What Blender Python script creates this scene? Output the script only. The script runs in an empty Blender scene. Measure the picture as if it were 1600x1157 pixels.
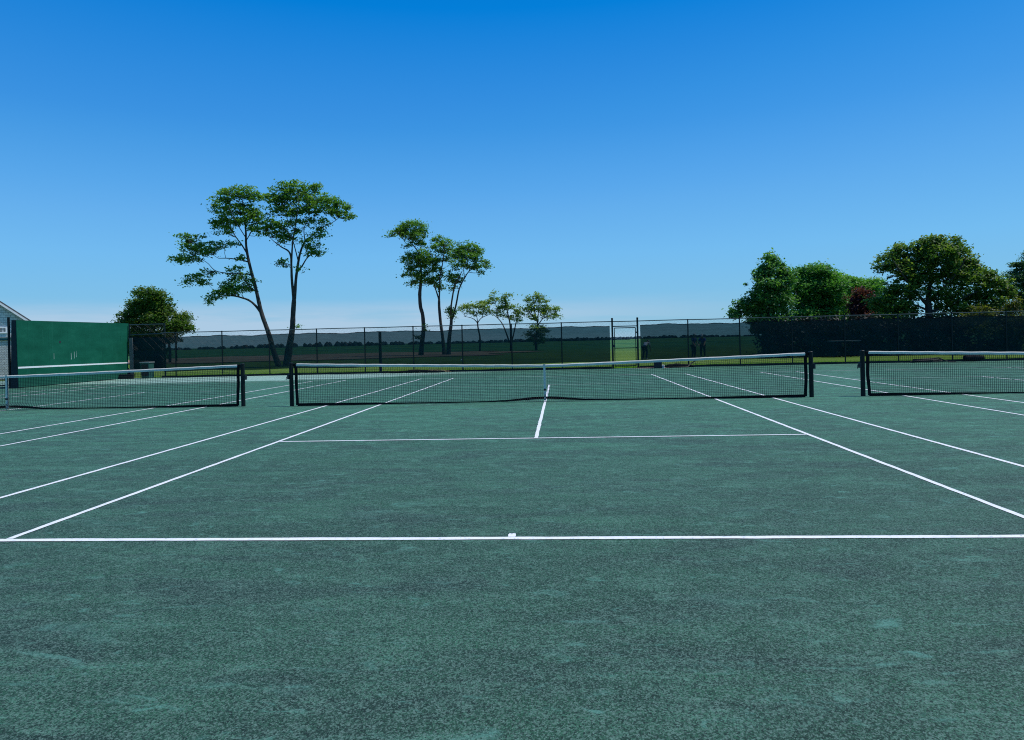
import bpy, bmesh, math, random
from mathutils import Vector, Matrix
R = math.radians
random.seed(7)
S = bpy.context.scene
COL = S.collection

# ------------------------------------------------------------------ camera
CAM = Vector((0.414, -17.2536, 1.524))
F_PX = 1092.28
FW = Vector((-0.0693, 0.9976, -0.0008)).normalized()
RT = Vector((0.9973, 0.0692, -0.0235)).normalized()
UP = RT.cross(FW).normalized()
RT = FW.cross(UP).normalized()
cd = bpy.data.cameras.new('camera')
cam = bpy.data.objects.new('camera', cd)
COL.objects.link(cam)
M = Matrix((RT, UP, -FW)).transposed().to_4x4()
M.translation = CAM
cam.matrix_world = M
cd.sensor_width = 36
cd.lens = 36 * F_PX / 1600
cd.shift_y = -45 / 1600
cd.clip_end = 6000
S.camera = cam

def at(u, v, Y):
    """survey point: where the sight line (u, v) of the photograph meets the vertical plane y = Y"""
    d = FW + RT * ((u - 800) / F_PX) - UP * ((v - 533.5) / F_PX)
    return CAM + d * ((Y - CAM.y) / d.y)

def gx(u, Y):
    return at(u, 540, Y).x

# ------------------------------------------------------------------ materials
class NT:
    def __init__(s, name):
        s.m = bpy.data.materials.new(name); s.m.use_nodes = True
        s.t = s.m.node_tree; s.n = s.t.nodes; s.l = s.t.links
        s.b = s.n['Principled BSDF']; s.out = s.n['Material Output']
        s.co = s.n.new('ShaderNodeTexCoord')
    def link(s, a, b): s.l.new(a, b)
    def mapping(s, scale=(1, 1, 1), src='Object', loc=(0, 0, 0), rot=(0, 0, 0)):
        m = s.n.new('ShaderNodeMapping'); m.inputs['Scale'].default_value = scale
        m.inputs['Location'].default_value = loc; m.inputs['Rotation'].default_value = rot
        s.link(s.co.outputs[src], m.inputs['Vector']); return m.outputs[0]
    def geo(s):
        return s.n.new('ShaderNodeNewGeometry').outputs['Position']
    def map_of(s, vec, scale=(1, 1, 1), loc=(0, 0, 0), rot=(0, 0, 0)):
        m = s.n.new('ShaderNodeMapping'); m.inputs['Scale'].default_value = scale
        m.inputs['Location'].default_value = loc; m.inputs['Rotation'].default_value = rot
        s.link(vec, m.inputs['Vector']); return m.outputs[0]
    def noise(s, vec, scale=5, detail=4, rough=.5, dist=0, out='Fac'):
        n = s.n.new('ShaderNodeTexNoise'); n.inputs['Scale'].default_value = scale
        n.inputs['Detail'].default_value = detail; n.inputs['Roughness'].default_value = rough
        n.inputs['Distortion'].default_value = dist
        s.link(vec, n.inputs['Vector']); return n.outputs[out]
    def ramp(s, fac, stops, interp='LINEAR'):
        r = s.n.new('ShaderNodeValToRGB'); r.color_ramp.interpolation = interp
        e = r.color_ramp.elements
        while len(e) < len(stops): e.new(.5)
        for k, (p, c) in zip(e, stops):
            k.position = p
            k.color = (c, c, c, 1) if not hasattr(c, '__len__') else (*c, 1)
        s.link(fac, r.inputs[0]); return r.outputs[0]
    def mix(s, fac, a, b, mode='MIX'):
        m = s.n.new('ShaderNodeMix'); m.data_type = 'RGBA'; m.blend_type = mode
        for v, i in ((fac, 0), (a, 6), (b, 7)):
            if hasattr(v, 'is_output'): s.link(v, m.inputs[i])
            elif i == 0: m.inputs[0].default_value = v
            else: m.inputs[i].default_value = (*v, 1)
        return m.outputs[2]
    def math(s, op, a, b=None, clamp=False):
        m = s.n.new('ShaderNodeMath'); m.operation = op; m.use_clamp = clamp
        for v, i in ((a, 0), (b, 1)):
            if v is None: continue
            if hasattr(v, 'is_output'): s.link(v, m.inputs[i])
            else: m.inputs[i].default_value = v
        return m.outputs[0]
    def sep(s, vec):
        x = s.n.new('ShaderNodeSeparateXYZ'); s.link(vec, x.inputs[0]); return x.outputs
    def attr(s, name):
        a = s.n.new('ShaderNodeAttribute'); a.attribute_name = name; return a.outputs
    def color(s, c):
        if hasattr(c, 'is_output'): s.link(c, s.b.inputs['Base Color'])
        else: s.b.inputs['Base Color'].default_value = (*c, 1)
    def rough(s, v):
        if hasattr(v, 'is_output'): s.link(v, s.b.inputs['Roughness'])
        else: s.b.inputs['Roughness'].default_value = v
    def bump(s, h, strength=.3, dist=.01):
        b = s.n.new('ShaderNodeBump'); b.inputs['Strength'].default_value = strength
        b.inputs['Distance'].default_value = dist
        s.link(h, b.inputs['Height']); s.link(b.outputs[0], s.b.inputs['Normal'])

def simple(name, col, rough=.6, var=.25, scale=8, metal=0, spec=.4, bump=0):
    t = NT(name)
    n = t.noise(t.mapping(), scale, 5, .6)
    lo = tuple(c * (1 - var) for c in col); hi = tuple(min(1, c * (1 + var)) for c in col)
    t.color(t.ramp(n, [(.3, lo), (.7, hi)])); t.rough(rough)
    t.b.inputs['Metallic'].default_value = metal
    t.b.inputs['Specular IOR Level'].default_value = spec
    if bump: t.bump(n, bump, .01)
    return t.m

def mat_court():
    t = NT('green_clay')
    g = t.geo()
    big = t.noise(g, .22, 5, .6)
    mid = t.noise(t.map_of(g, (.55, 1.7, 1)), 1.1, 6, .65, .4)
    c = t.ramp(mid, [(.28, (.014, .068, .034)), (.5, (.026, .120, .064)), (.75, (.050, .200, .110))])
    c = t.mix(t.ramp(big, [(.35, 0), (.68, .6)]), c, (.042, .160, .096))
    # damp looking darker drifts of loose grit
    dk = t.ramp(t.noise(t.map_of(g, (.8, 2.4, 1), (3, 8, 0)), .8, 6, .6, 1.0), [(.47, 0), (.62, .65)])
    c = t.mix(dk, c, (.022, .060, .047))
    # streaks pulled by the drag brush
    sk = t.noise(t.map_of(g, (.16, 1.5, 1), (2, 14, 0), (0, 0, .06)), 2.0, 7, .68, .3)
    c = t.mix(1, c, t.ramp(sk, [(.33, (.72, .74, .76)), (.5, (1, 1, 1)), (.66, (1.32, 1.30, 1.28))]), 'MULTIPLY')
    # pale scuffs left by shoes
    for sc, ang, lo, a, off in ((1.0, .25, .60, .4, 0), (2.4, -.30, .55, .75, 9), (5.0, .1, .555, .95, 17), (9.0, -.1, .56, .95, 27)):
        n = t.noise(t.map_of(g, (.8, 1.25, 1), (off, off * .7, 0), (0, 0, ang)), sc, 5, .62, .9)
        mk = t.math('MULTIPLY', t.ramp(n, [(lo, 0), (lo + .14, a)]), t.ramp(t.noise(g, 38, 3, .7), [(.36, .15), (.62, 1)]))
        c = t.mix(mk, c, (.110, .32, .215))
    # thin slide marks: rims of a distorted noise
    n = t.noise(t.map_of(g, (.6, 1.3, 1), (31, 4, 0)), .9, 2, .4, 2.2)
    rim = t.ramp(t.math('ABSOLUTE', t.math('SUBTRACT', n, .5)), [(.0, .38), (.006, .24), (.014, 0)])
    gate = t.ramp(t.noise(t.map_of(g, (1, 1, 1), (12, 40, 0)), 1.4, 3, .5), [(.49, 0), (.60, 1)])
    c = t.mix(t.math('MULTIPLY', rim, gate), c, (.12, .31, .23))
    # pale dusty apron by the far fence on the left, and a faint one on the right
    xyz = t.sep(g)
    wob = t.math('MULTIPLY', t.math('SUBTRACT', t.noise(g, .35, 4, .6), .5), 2.0)
    yy = t.math('ADD', xyz[1], wob)
    ew = t.n.new('ShaderNodeMapRange'); t.link(xyz[0], ew.inputs[0]); ew.inputs[1].default_value = -1; ew.inputs[2].default_value = -10; ew.inputs[3].default_value = .3; ew.inputs[4].default_value = 5.4
    edge = ew.outputs[0]
    yb = t.math('SUBTRACT', 18.0, edge)
    mr = t.n.new('ShaderNodeMapRange'); mr.interpolation_type = 'SMOOTHSTEP'
    t.link(t.math('SUBTRACT', yy, yb), mr.inputs[0]); mr.inputs[1].default_value = -.1; mr.inputs[2].default_value = .8
    mx = t.n.new('ShaderNodeMapRange'); t.link(xyz[0], mx.inputs[0]); mx.inputs[1].default_value = -1; mx.inputs[2].default_value = -9
    c = t.mix(t.math('MULTIPLY', mr.outputs[0], t.math('MULTIPLY', mx.outputs[0], .9)), c, (.40, .53, .47))
    # grazing sheen toward the net and grain shade up close, painted into the colour
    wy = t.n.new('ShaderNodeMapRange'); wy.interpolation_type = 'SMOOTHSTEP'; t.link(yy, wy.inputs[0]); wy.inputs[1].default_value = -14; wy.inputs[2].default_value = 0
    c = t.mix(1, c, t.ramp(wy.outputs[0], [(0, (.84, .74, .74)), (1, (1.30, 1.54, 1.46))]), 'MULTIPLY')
    # grit
    def grains(scale, off):
        v = t.n.new('ShaderNodeTexVoronoi'); v.inputs['Scale'].default_value = scale
        t.link(t.map_of(g, (1, .85, 1), (off, off * .6, 0)), v.inputs['Vector']); return t.sep(v.outputs['Color'])[0]
    for scale, off, dk_, lt_ in ((210, 0, .80, .75), (120, 7, .62, .52)):
        gr = grains(scale, off)
        c = t.mix(t.ramp(gr, [(.10, dk_), (.42, 0)]), c, (.007, .018, .0145))
        c = t.mix(t.ramp(gr, [(.68, 0), (.95, lt_)]), c, (.125, .215, .175))
    # short fresh skid marks that sweep the grains aside
    for sc, ang, lo, a, off in ((2.1, .35, .62, .30, 51), (4.6, -.25, .61, .55, 63), (8.5, .15, .62, .70, 77)):
        n = t.noise(t.map_of(g, (.50, 1.25, 1), (off, off * .3, 0), (0, 0, ang)), sc, 4, .6, 1.1)
        mk = t.math('MULTIPLY', t.ramp(n, [(lo, 0), (lo + .12, a)]), t.ramp(grains(120, 9), [(.2, .35), (.7, 1)]))
        c = t.mix(mk, c, (.105, .29, .225))
    t.color(c); t.rough(.8); t.b.inputs['Specular IOR Level'].default_value = .25
    h = t.math('ADD', t.noise(g, 170, 4, .75), t.math('MULTIPLY', mid, .6))
    t.bump(h, .18, .005)
    return t.m

def mat_line():
    t = NT('white_line_tape'); g = t.geo()
    n = t.noise(g, 9, 5, .65)
    c = t.ramp(n, [(.25, (.55, .66, .62)), (.42, (.84, .86, .85)), (.8, (.93, .93, .92))])
    sp = t.ramp(t.noise(g, 34, 5, .75), [(.56, 0), (.66, .75)])
    t.color(t.mix(sp, c, (.16, .30, .26))); t.rough(.6)
    return t.m

def mat_faded_line():
    t = NT('dusty_line_tape'); g = t.geo()
    n = t.noise(t.map_of(g, (1, 4, 1)), 1.3, 5, .65)
    t.color(t.ramp(n, [(.35, (.16, .30, .26)), (.6, (.58, .66, .62))])); t.rough(.7)
    return t.m

def mat_grass_ground():
    t = NT('mown_grass'); g = t.geo(); xyz = t.sep(g)
    n = t.noise(t.map_of(g, (.4, 1, 1)), .22, 6, .65)
    c = t.ramp(n, [(.3, (.065, .13, .016)), (.5, (.11, .19, .024)), (.72, (.17, .25, .04))])
    f = t.noise(g, 14, 4, .7)
    c = t.mix(t.ramp(f, [(.35, .55), (.6, 0)]), c, (.035, .075, .012))
    far = t.n.new('ShaderNodeMapRange'); t.link(xyz[1], far.inputs[0]); far.inputs[1].default_value = 45; far.inputs[2].default_value = 110
    band = t.noise(t.map_of(g, (.006, .03, 1)), 1.0, 4, .6)
    fc = t.ramp(band, [(.35, (.022, .10, .045)), (.5, (.045, .15, .050)), (.65, (.10, .19, .05))])
    c = t.mix(far.outputs[0], c, fc)
    t.color(c); t.rough(.9); t.b.inputs['Specular IOR Level'].default_value = .1
    t.bump(f, .6, .05)
    return t.m

def mat_leaf(name, dark, mid, lite, trans=.45):
    t = NT(name)
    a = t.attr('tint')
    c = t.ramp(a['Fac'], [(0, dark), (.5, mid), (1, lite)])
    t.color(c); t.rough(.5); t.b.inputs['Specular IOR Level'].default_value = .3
    tr = t.n.new('ShaderNodeBsdfTranslucent')
    t.link(t.mix(1, c, (1.0, 1.15, .45), 'MULTIPLY'), tr.inputs[0])
    mx = t.n.new('ShaderNodeMixShader'); mx.inputs[0].default_value = trans
    t.link(t.b.outputs[0], mx.inputs[1]); t.link(tr.outputs[0], mx.inputs[2])
    t.link(mx.outputs[0], t.out.inputs[0])
    return t.m

def mat_bark():
    t = NT('bark'); v = t.mapping((1, 1, .25))
    n = t.noise(v, 14, 6, .7, .5)
    t.color(t.ramp(n, [(.3, (.018, .017, .015)), (.55, (.050, .046, .040)), (.8, (.11, .10, .085))]))
    t.rough(.9); t.bump(n, .8, .04)
    return t.m

def mat_screen(name, opacity, col):
    """woven mesh windscreen: real holes let part of the light straight through"""
    t = NT(name); g = t.geo()
    n = t.noise(t.map_of(g, (.25, 1, 2.5)), 1.6, 5, .6)
    weave = t.noise(t.map_of(g, (1, 1, 14)), 2.0, 3, .6)
    lo = tuple(c * .7 for c in col); hi = tuple(c * 1.4 for c in col)
    t.color(t.ramp(n, [(.3, lo), (.7, hi)])); t.rough(.8); t.b.inputs['Specular IOR Level'].default_value = .1
    tp = t.n.new('ShaderNodeBsdfTransparent'); tp.inputs[0].default_value = (.66, .94, 1.0, 1)
    tl_ = t.n.new('ShaderNodeBsdfTranslucent'); tl_.inputs[0].default_value = (.0, .011, .012, 1)
    ad = t.n.new('ShaderNodeAddShader'); t.link(t.b.outputs[0], ad.inputs[0]); t.link(tl_.outputs[0], ad.inputs[1])
    mx = t.n.new('ShaderNodeMixShader')
    op = t.math('ADD', t.math('MULTIPLY', t.math('SUBTRACT', weave, .5), .10), t.math('ADD', opacity, t.math('MULTIPLY', t.math('SUBTRACT', n, .5), .05)), True)
    zz = t.sep(g)[2]; low_shade = t.math('MULTIPLY', t.math('SUBTRACT', 1.25, zz, True), .055)  # denser toward the bottom, standing in for shaded grass behind the screen
    op = t.math('ADD', op, low_shade, True)
    t.link(op, mx.inputs[0]); t.link(tp.outputs[0], mx.inputs[1]); t.link(ad.outputs[0], mx.inputs[2])
    t.link(mx.outputs[0], t.out.inputs[0])
    return t.m

def mat_wallgreen():
    t = NT('green_painted_boards'); g = t.geo()
    n = t.noise(t.map_of(g, (1, .6, 1.6)), 1.2, 6, .65)
    c = t.ramp(n, [(.3, (.003, .078, .044)), (.55, (.006, .104, .060)), (.8, (.014, .140, .084))])
    drip = t.ramp(t.noise(t.map_of(g, (1, 9, .7)), 1.3, 3, .5), [(.62, 0), (.75, .35)])
    c = t.mix(drip, c, (.03, .18, .12))
    xyz = t.sep(g)
    # board seams every 1.22 m along the wall and one across
    seam = t.math('LESS_THAN', t.math('ABSOLUTE', t.math('SUBTRACT', t.math('FRACT', t.math('DIVIDE', t.math('SUBTRACT', xyz[1], 10.88), 1.22)), .5)), .006)
    c = t.mix(t.math('MULTIPLY', seam, .5), c, (.004, .05, .035))
    low = t.n.new('ShaderNodeMapRange'); t.link(t.math('ADD', xyz[2], t.math('MULTIPLY', n, .4)), low.inputs[0]); low.inputs[1].default_value = .75; low.inputs[2].default_value = .1
    c = t.mix(t.math('MULTIPLY', low.outputs[0], .5), c, (.05, .16, .12))
    t.color(c); t.rough(.7); t.b.inputs['Specular IOR Level'].default_value = .12; t.bump(n, .15, .02)
    return t.m

def mat_shingle():
    t = NT('weathered_shingles')
    g = t.geo(); sx = t.sep(g)
    row = t.math('FRACT', t.math('DIVIDE', sx[2], .14))
    br = t.n.new('ShaderNodeTexBrick'); br.inputs['Scale'].default_value = 1
    br.inputs['Brick Width'].default_value = .16; br.inputs['Row Height'].default_value = .14; br.inputs['Mortar Size'].default_value = .006
    br.inputs['Color1'].default_value = (.52, .56, .54, 1); br.inputs['Color2'].default_value = (.68, .70, .66, 1); br.inputs['Mortar'].default_value = (.20, .21, .20, 1)
    t.link(t.map_of(g, (1, 1, 1), rot=(R(-90), 0, 0)), br.inputs['Vector'])
    c = t.mix(t.ramp(row, [(.0, .7), (.18, 0)]), br.outputs['Color'], (.07, .085, .085))
    n = t.noise(g, 2.2, 5, .65)
    c = t.mix(t.ramp(n, [(.4, 0), (.7, .35)]), c, (.36, .41, .38))
    t.color(c); t.rough(.85); t.bump(row, .4, .02)
    return t.m

MT = dict(
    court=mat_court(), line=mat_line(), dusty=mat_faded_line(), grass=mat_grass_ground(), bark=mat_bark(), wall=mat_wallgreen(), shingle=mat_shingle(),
    postgreen=simple('dark_green_painted_steel', (.005, .011, .011), .5, .3, 6, spec=.2),
    black=simple('black_webbing', (.006, .007, .008), .8, .3, 20, spec=.15),
    cord=simple('black_net_cord', (.008, .009, .010), .7, .2, 40),
    band=simple('white_headband_canvas', (.60, .60, .52), .75, .14, 6),
    fence=simple('green_coated_fence_steel', (.008, .017, .017), .5, .3, 5, spec=.25),
    rail=simple('weathered_fence_rail', (.035, .060, .056), .40, .35, 3),
    wire=simple('coated_fence_wire', (.022, .036, .036), .5, .3, 5),
    board=simple('dark_kick_board', (.016, .018, .017), .85, .4, 3),
    wood=simple('grey_weathered_timber', (.12, .13, .125), .85, .35, 9),
    white=simple('white_trim_paint', (.78, .78, .76), .5, .08, 4),
    darkface=simple('shaded_timber_framing', (.020, .026, .030), .8, .35, 5),
    roof=simple('grey_roof_shingle', (.10, .105, .11), .9, .3, 12),
    pane=simple('dark_window_glass', (.012, .016, .022), .12, .2, 2, spec=.8),
    bin=simple('green_plastic_bin', (.020, .085, .070), .5, .2, 5),
    binlid=simple('dusty_bin_lid', (.16, .19, .19), .7, .25, 6),
    plastic=simple('black_plastic', (.010, .012, .016), .5, .3, 8),
    hose=simple('black_rubber_hose', (.012, .012, .013), .5, .3, 8),
    pale=simple('pale_plastic', (.62, .60, .62), .6, .15, 8),
    straw=simple('dry_straw', (.38, .30, .17), .9, .35, 10),
    bare=simple('bare_pinkish_ground', (.36, .27, .25), .95, .3, 2.5),
    brown=simple('brown_fescue', (.30, .19, .115), .95, .4, .12),
    treeline=simple('hazy_distant_trees', (.016, .045, .060), .95, .5, .05),
    bay=simple('pale_bay_water', (.20, .34, .42), .3, .1, .02),
    tabletop=simple('bleached_table_boards', (.62, .62, .58), .8, .15, 6),
    skin=simple('skin', (.45, .26, .18), .55, .08, 12),
    shirtwhite=simple('white_shirt', (.62, .66, .74), .8, .08, 10),
    shirtnavy=simple('navy_shirt', (.035, .06, .22), .8, .12, 10),
    shirtblue=simple('blue_shirt', (.05, .07, .34), .8, .12, 10),
    trousers=simple('dark_trousers', (.02, .025, .045), .8, .15, 10),
    hair=simple('dark_hair', (.03, .02, .015), .6, .2, 30),
    capcloth=simple('pale_cap', (.75, .75, .74), .8, .06, 10),
    screen=mat_screen('dark_mesh_windscreen', .855, (.001, .012, .014)),
    screenright=mat_screen('shade_darkened_mesh_windscreen', .875, (.001, .007, .009)),  # same mesh made darker, standing in for tree shade behind it
    screendense=mat_screen('dense_mesh_windscreen', .965, (.002, .012, .016)),
)
LEAF = dict(
    locust=mat_leaf('locust_leaves', (.024, .088, .026), (.090, .235, .044), (.23, .40, .065), .5),
    maple=mat_leaf('maple_leaves', (0.022, 0.069, 0.019), (0.082, 0.174, 0.035), (0.319, 0.415, 0.081)),
    rusty=mat_leaf('rusty_maple_leaves', (.022, .080, .022), (.065, .165, .030), (.19, .245, .050), .5),
    green=mat_leaf('fresh_green_leaves', (0.042, 0.141, 0.046), (0.104, 0.295, 0.055), (0.235, 0.471, 0.076)),
    bluegreen=mat_leaf('blue_green_leaves', (0.026, 0.095, 0.038), (0.090, 0.238, 0.064), (0.255, 0.478, 0.111)),  # blue-green leaf tone of the pointed tree
    purple=mat_leaf('purple_leaves', (.030, .014, .018), (.085, .028, .034), (.18, .06, .06)),
    hedge=mat_leaf('shade_dark_hedge_leaves', (.001, .004, .003), (.003, .010, .007), (.006, .016, .010), .2),  # near-black leaf colour stands in for deep shade under the trees
    yellow=mat_leaf('yellow_green_leaves', (.03, .05, .010), (.09, .115, .018), (.20, .21, .035)),
    sparse=mat_leaf('olive_leaves', (0.058, 0.135, 0.033), (0.160, 0.272, 0.051), (0.382, 0.478, 0.095)),
    conifer=mat_leaf('conifer_needles', (0.019, 0.069, 0.038), (0.064, 0.165, 0.077), (0.160, 0.287, 0.095)),
    blade=mat_leaf('grass_blades', (0.098, 0.209, 0.025), (0.245, 0.466, 0.045), (0.466, 0.662, 0.085)),
)

# ------------------------------------------------------------------ object helpers
def tag(o, label=None, cat=None, group=None, kind=None):
    if label: o['label'] = label
    if cat: o['category'] = cat
    if group: o['group'] = group
    if kind: o['kind'] = kind
    return o

def empty(name, loc, label, cat, group=None, rz=0):
    o = bpy.data.objects.new(name, None); COL.objects.link(o)
    o.location = loc; o.rotation_euler.z = rz; o.empty_display_size = .2
    return tag(o, label, cat, group)

class MB:
    """collects shapes, then links them as ONE mesh object"""
    def __init__(s): s.v = []; s.f = []; s.t = []
    def box(s, c, d, rz=0):
        cx, cy, cz = c; dx, dy, dz = (k / 2 for k in d); n = len(s.v); ca, sa = math.cos(rz), math.sin(rz)
        for z in (-dz, dz):
            for x, y in ((-dx, -dy), (dx, -dy), (dx, dy), (-dx, dy)):
                s.v.append((cx + x * ca - y * sa, cy + x * sa + y * ca, cz + z))
        s.f += [tuple(n + i for i in q) for q in ((3, 2, 1, 0), (4, 5, 6, 7), (0, 1, 5, 4), (1, 2, 6, 5), (2, 3, 7, 6), (3, 0, 4, 7))]
        return s
    def quad(s, *pts):
        n = len(s.v); s.v += [tuple(p) for p in pts]; s.f.append(tuple(range(n, n + len(pts)))); return s
    def prism(s, poly, d):
        """polygon points extruded by vector d"""
        n = len(s.v); k = len(poly); d = Vector(d)
        s.v += [tuple(p) for p in poly] + [tuple(Vector(p) + d) for p in poly]
        s.f.append(tuple(range(n + k - 1, n - 1, -1))); s.f.append(tuple(range(n + k, n + 2 * k)))
        s.f += [(n + i, n + (i + 1) % k, n + k + (i + 1) % k, n + k + i) for i in range(k)]
        return s
    def tube(s, pts, rad, sides=6, cap=True):
        pts = [Vector(p) for p in pts]
        if not hasattr(rad, '__len__'): rad = [rad] * len(pts)
        n0 = len(s.v); a = None
        for i, p in enumerate(pts):
            d = (pts[min(i + 1, len(pts) - 1)] - pts[max(i - 1, 0)]).normalized()
            if a is None:
                a = d.orthogonal().normalized()
            a = (a - d * a.dot(d)).normalized(); b = d.cross(a)
            for k in range(sides):
                w = 2 * math.pi * k / sides
                s.v.append(tuple(p + (a * math.cos(w) + b * math.sin(w)) * rad[i]))
        for i in range(len(pts) - 1):
            for k in range(sides):
                q = n0 + i * sides; k2 = (k + 1) % sides
                s.f.append((q + k, q + k2, q + sides + k2, q + sides + k))
        if cap:
            s.f.append(tuple(n0 + k for k in range(sides - 1, -1, -1)))
            e = n0 + (len(pts) - 1) * sides; s.f.append(tuple(e + k for k in range(sides)))
        return s
    def build(s, name, mat, parent=None, smooth=False, bevel=0, label=None):
        me = bpy.data.meshes.new(name); me.from_pydata(s.v, [], s.f); me.update()
        if s.t:
            a = me.attributes.new('tint', 'FLOAT', 'POINT'); a.data.foreach_set('value', s.t)
        bm = bmesh.new(); bm.from_mesh(me)
        if not s.t: bmesh.ops.recalc_face_normals(bm, faces=bm.faces)
        if bevel: bmesh.ops.bevel(bm, geom=[e for e in bm.edges if e.calc_face_angle(0) > .6], offset=bevel, segments=2, affect='EDGES', profile=.5)
        bm.to_mesh(me); bm.free()
        if smooth: me.shade_smooth()
        me.materials.append(mat)
        o = bpy.data.objects.new(name, me); COL.objects.link(o)
        if parent:
            o.parent = parent
            if parent.type == 'EMPTY' or parent.location.length:
                pass
        if label: o['label'] = label
        return o

def kids(o): return [c for c in bpy.data.objects if c.parent == o]
def copy_tree(o, parent=None):
    c = o.copy(); COL.objects.link(c); c.parent = parent
    for ch in kids(o): copy_tree(ch, c)
    return c

# ------------------------------------------------------------------ world, sun
SUN_EL, SUN_ROT = R(63), R(82)          # sun high, beyond the far fence and to the right
w = bpy.data.worlds.new('World'); S.world = w; w.use_nodes = True
wt = w.node_tree; bg = wt.nodes['Background']
sky = wt.nodes.new('ShaderNodeTexSky'); sky.sky_type = 'NISHITA'; sky.sun_disc = False
sky.sun_elevation = SUN_EL; sky.sun_rotation = SUN_ROT; sky.air_density = 1.0; sky.dust_density = .35; sky.ozone_density = 2.2
hs = wt.nodes.new('ShaderNodeHueSaturation'); hs.inputs['Saturation'].default_value = 1.22; hs.inputs['Value'].default_value = 1.0
hs.inputs['Hue'].default_value = .5
wt.links.new(sky.outputs[0], hs.inputs['Color'])
# low streaks of thin cloud near the horizon, by sky direction
tc = wt.nodes.new('ShaderNodeTexCoord')
mp = wt.nodes.new('ShaderNodeMapping'); mp.inputs['Scale'].default_value = (2.2, 2.2, 26); mp.inputs['Location'].default_value = (1.7, .4, .0)
nz = wt.nodes.new('ShaderNodeTexNoise'); nz.inputs['Scale'].default_value = 1.6; nz.inputs['Detail'].default_value = 5; nz.inputs['Roughness'].default_value = .55
wt.links.new(tc.outputs['Generated'], mp.inputs[0]); wt.links.new(mp.outputs[0], nz.inputs['Vector'])
sx = wt.nodes.new('ShaderNodeSeparateXYZ'); wt.links.new(tc.outputs['Generated'], sx.inputs[0])
rz = wt.nodes.new('ShaderNodeValToRGB'); e = rz.color_ramp.elements
e[0].position = .0; e[0].color = (1, 1, 1, 1); e[1].position = .064; e[1].color = (0, 0, 0, 1)
k = e.new(.040); k.color = (.95, .95, .95, 1)
wt.links.new(sx.outputs[2], rz.inputs[0])
rn = wt.nodes.new('ShaderNodeValToRGB'); e = rn.color_ramp.elements
e[0].position = .28; e[0].color = (0, 0, 0, 1); e[1].position = .52; e[1].color = (1, 1, 1, 1)
wt.links.new(nz.outputs[0], rn.inputs[0])
rx = wt.nodes.new('ShaderNodeMapRange'); wt.links.new(sx.outputs[0], rx.inputs[0])
rx.inputs[1].default_value = .35; rx.inputs[2].default_value = -.15; rx.inputs[3].default_value = .0; rx.inputs[4].default_value = .8
m1 = wt.nodes.new('ShaderNodeMath'); m1.operation = 'MULTIPLY'; wt.links.new(rz.outputs[0], m1.inputs[0]); wt.links.new(rn.outputs[0], m1.inputs[1])
m2 = wt.nodes.new('ShaderNodeMath'); m2.operation = 'MULTIPLY'; wt.links.new(m1.outputs[0], m2.inputs[0]); wt.links.new(rx.outputs[0], m2.inputs[1])
mixc = wt.nodes.new('ShaderNodeMix'); mixc.data_type = 'RGBA'
wt.links.new(m2.outputs[0], mixc.inputs[0])
gm = wt.nodes.new('ShaderNodeGamma'); gm.inputs[1].default_value = 1.0
tint = wt.nodes.new('ShaderNodeMix'); tint.data_type = 'RGBA'; tint.blend_type = 'MULTIPLY'; tint.inputs[0].default_value = 1
tint.inputs[7].default_value = (.80, .98, 1.12, 1)
wt.links.new(hs.outputs[0], tint.inputs[6])
def vscale(src, k):
    v = wt.nodes.new('ShaderNodeVectorMath'); v.operation = 'SCALE'; v.inputs['Scale'].default_value = k
    wt.links.new(src, v.inputs[0]); return v.outputs[0]
cv = wt.nodes.new('ShaderNodeRGBCurve')
for ci, pts in enumerate((((0, 0), (.05, 0), (.068, .003), (.093, .0175), (.114, .045), (.153, .091), (.254, .128), (.362, .172), (.578, .25), (1, .55)),
                          ((0, 0), (.15, .13), (.227, .205), (.250, .250), (.292, .305), (.366, .376), (.503, .465), (.61, .52), (1, .85)),
                          ((0, 0), (.30, .46), (.546, .701), (.578, .745), (.631, .807), (.701, .831), (.761, .855), (1, .95)))):
    cu = cv.mapping.curves[ci]
    while len(cu.points) < len(pts): cu.points.new(.5, .5)
    for q, (a_, b_) in zip(cu.points, pts): q.location = (a_, b_); q.handle_type = 'VECTOR'
cv.mapping.update()
wt.links.new(vscale(tint.outputs[2], .1), cv.inputs['Color'])
sxz = wt.nodes.new('ShaderNodeSeparateXYZ'); wt.links.new(tc.outputs['Generated'], sxz.inputs[0])
gr_ = wt.nodes.new('ShaderNodeValToRGB'); ge = gr_.color_ramp.elements
lin = lambda c: tuple((k / 255 / 12.92) if k < 10.3 else ((k / 255 + .055) / 1.055) ** 2.4 for k in c) + (1,)
stops = ((0, (146, 196, 224)), (.04, (137, 193, 225)), (.12, (122, 191, 241)), (.21, (95, 172, 237)), (.29, (68, 154, 230)), (.43, (2, 131, 220)), (.6, (0, 96, 184)), (1, (0, 62, 140)))
while len(ge) < len(stops): ge.new(.5)
for q, (a_, b_) in zip(ge, stops): q.position = a_; q.color = lin(b_)
wt.links.new(sxz.outputs[2], gr_.inputs[0])
bl = wt.nodes.new('ShaderNodeMix'); bl.data_type = 'RGBA'; bl.inputs[0].default_value = .7
wt.links.new(cv.outputs[0], bl.inputs[6]); wt.links.new(gr_.outputs[0], bl.inputs[7])
wt.links.new(vscale(bl.outputs[2], 10), mixc.inputs[6]); mixc.inputs[7].default_value = (4.6, 6.1, 7.8, 1)
wt.links.new(mixc.outputs[2], bg.inputs[0]); bg.inputs[1].default_value = .10

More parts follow.
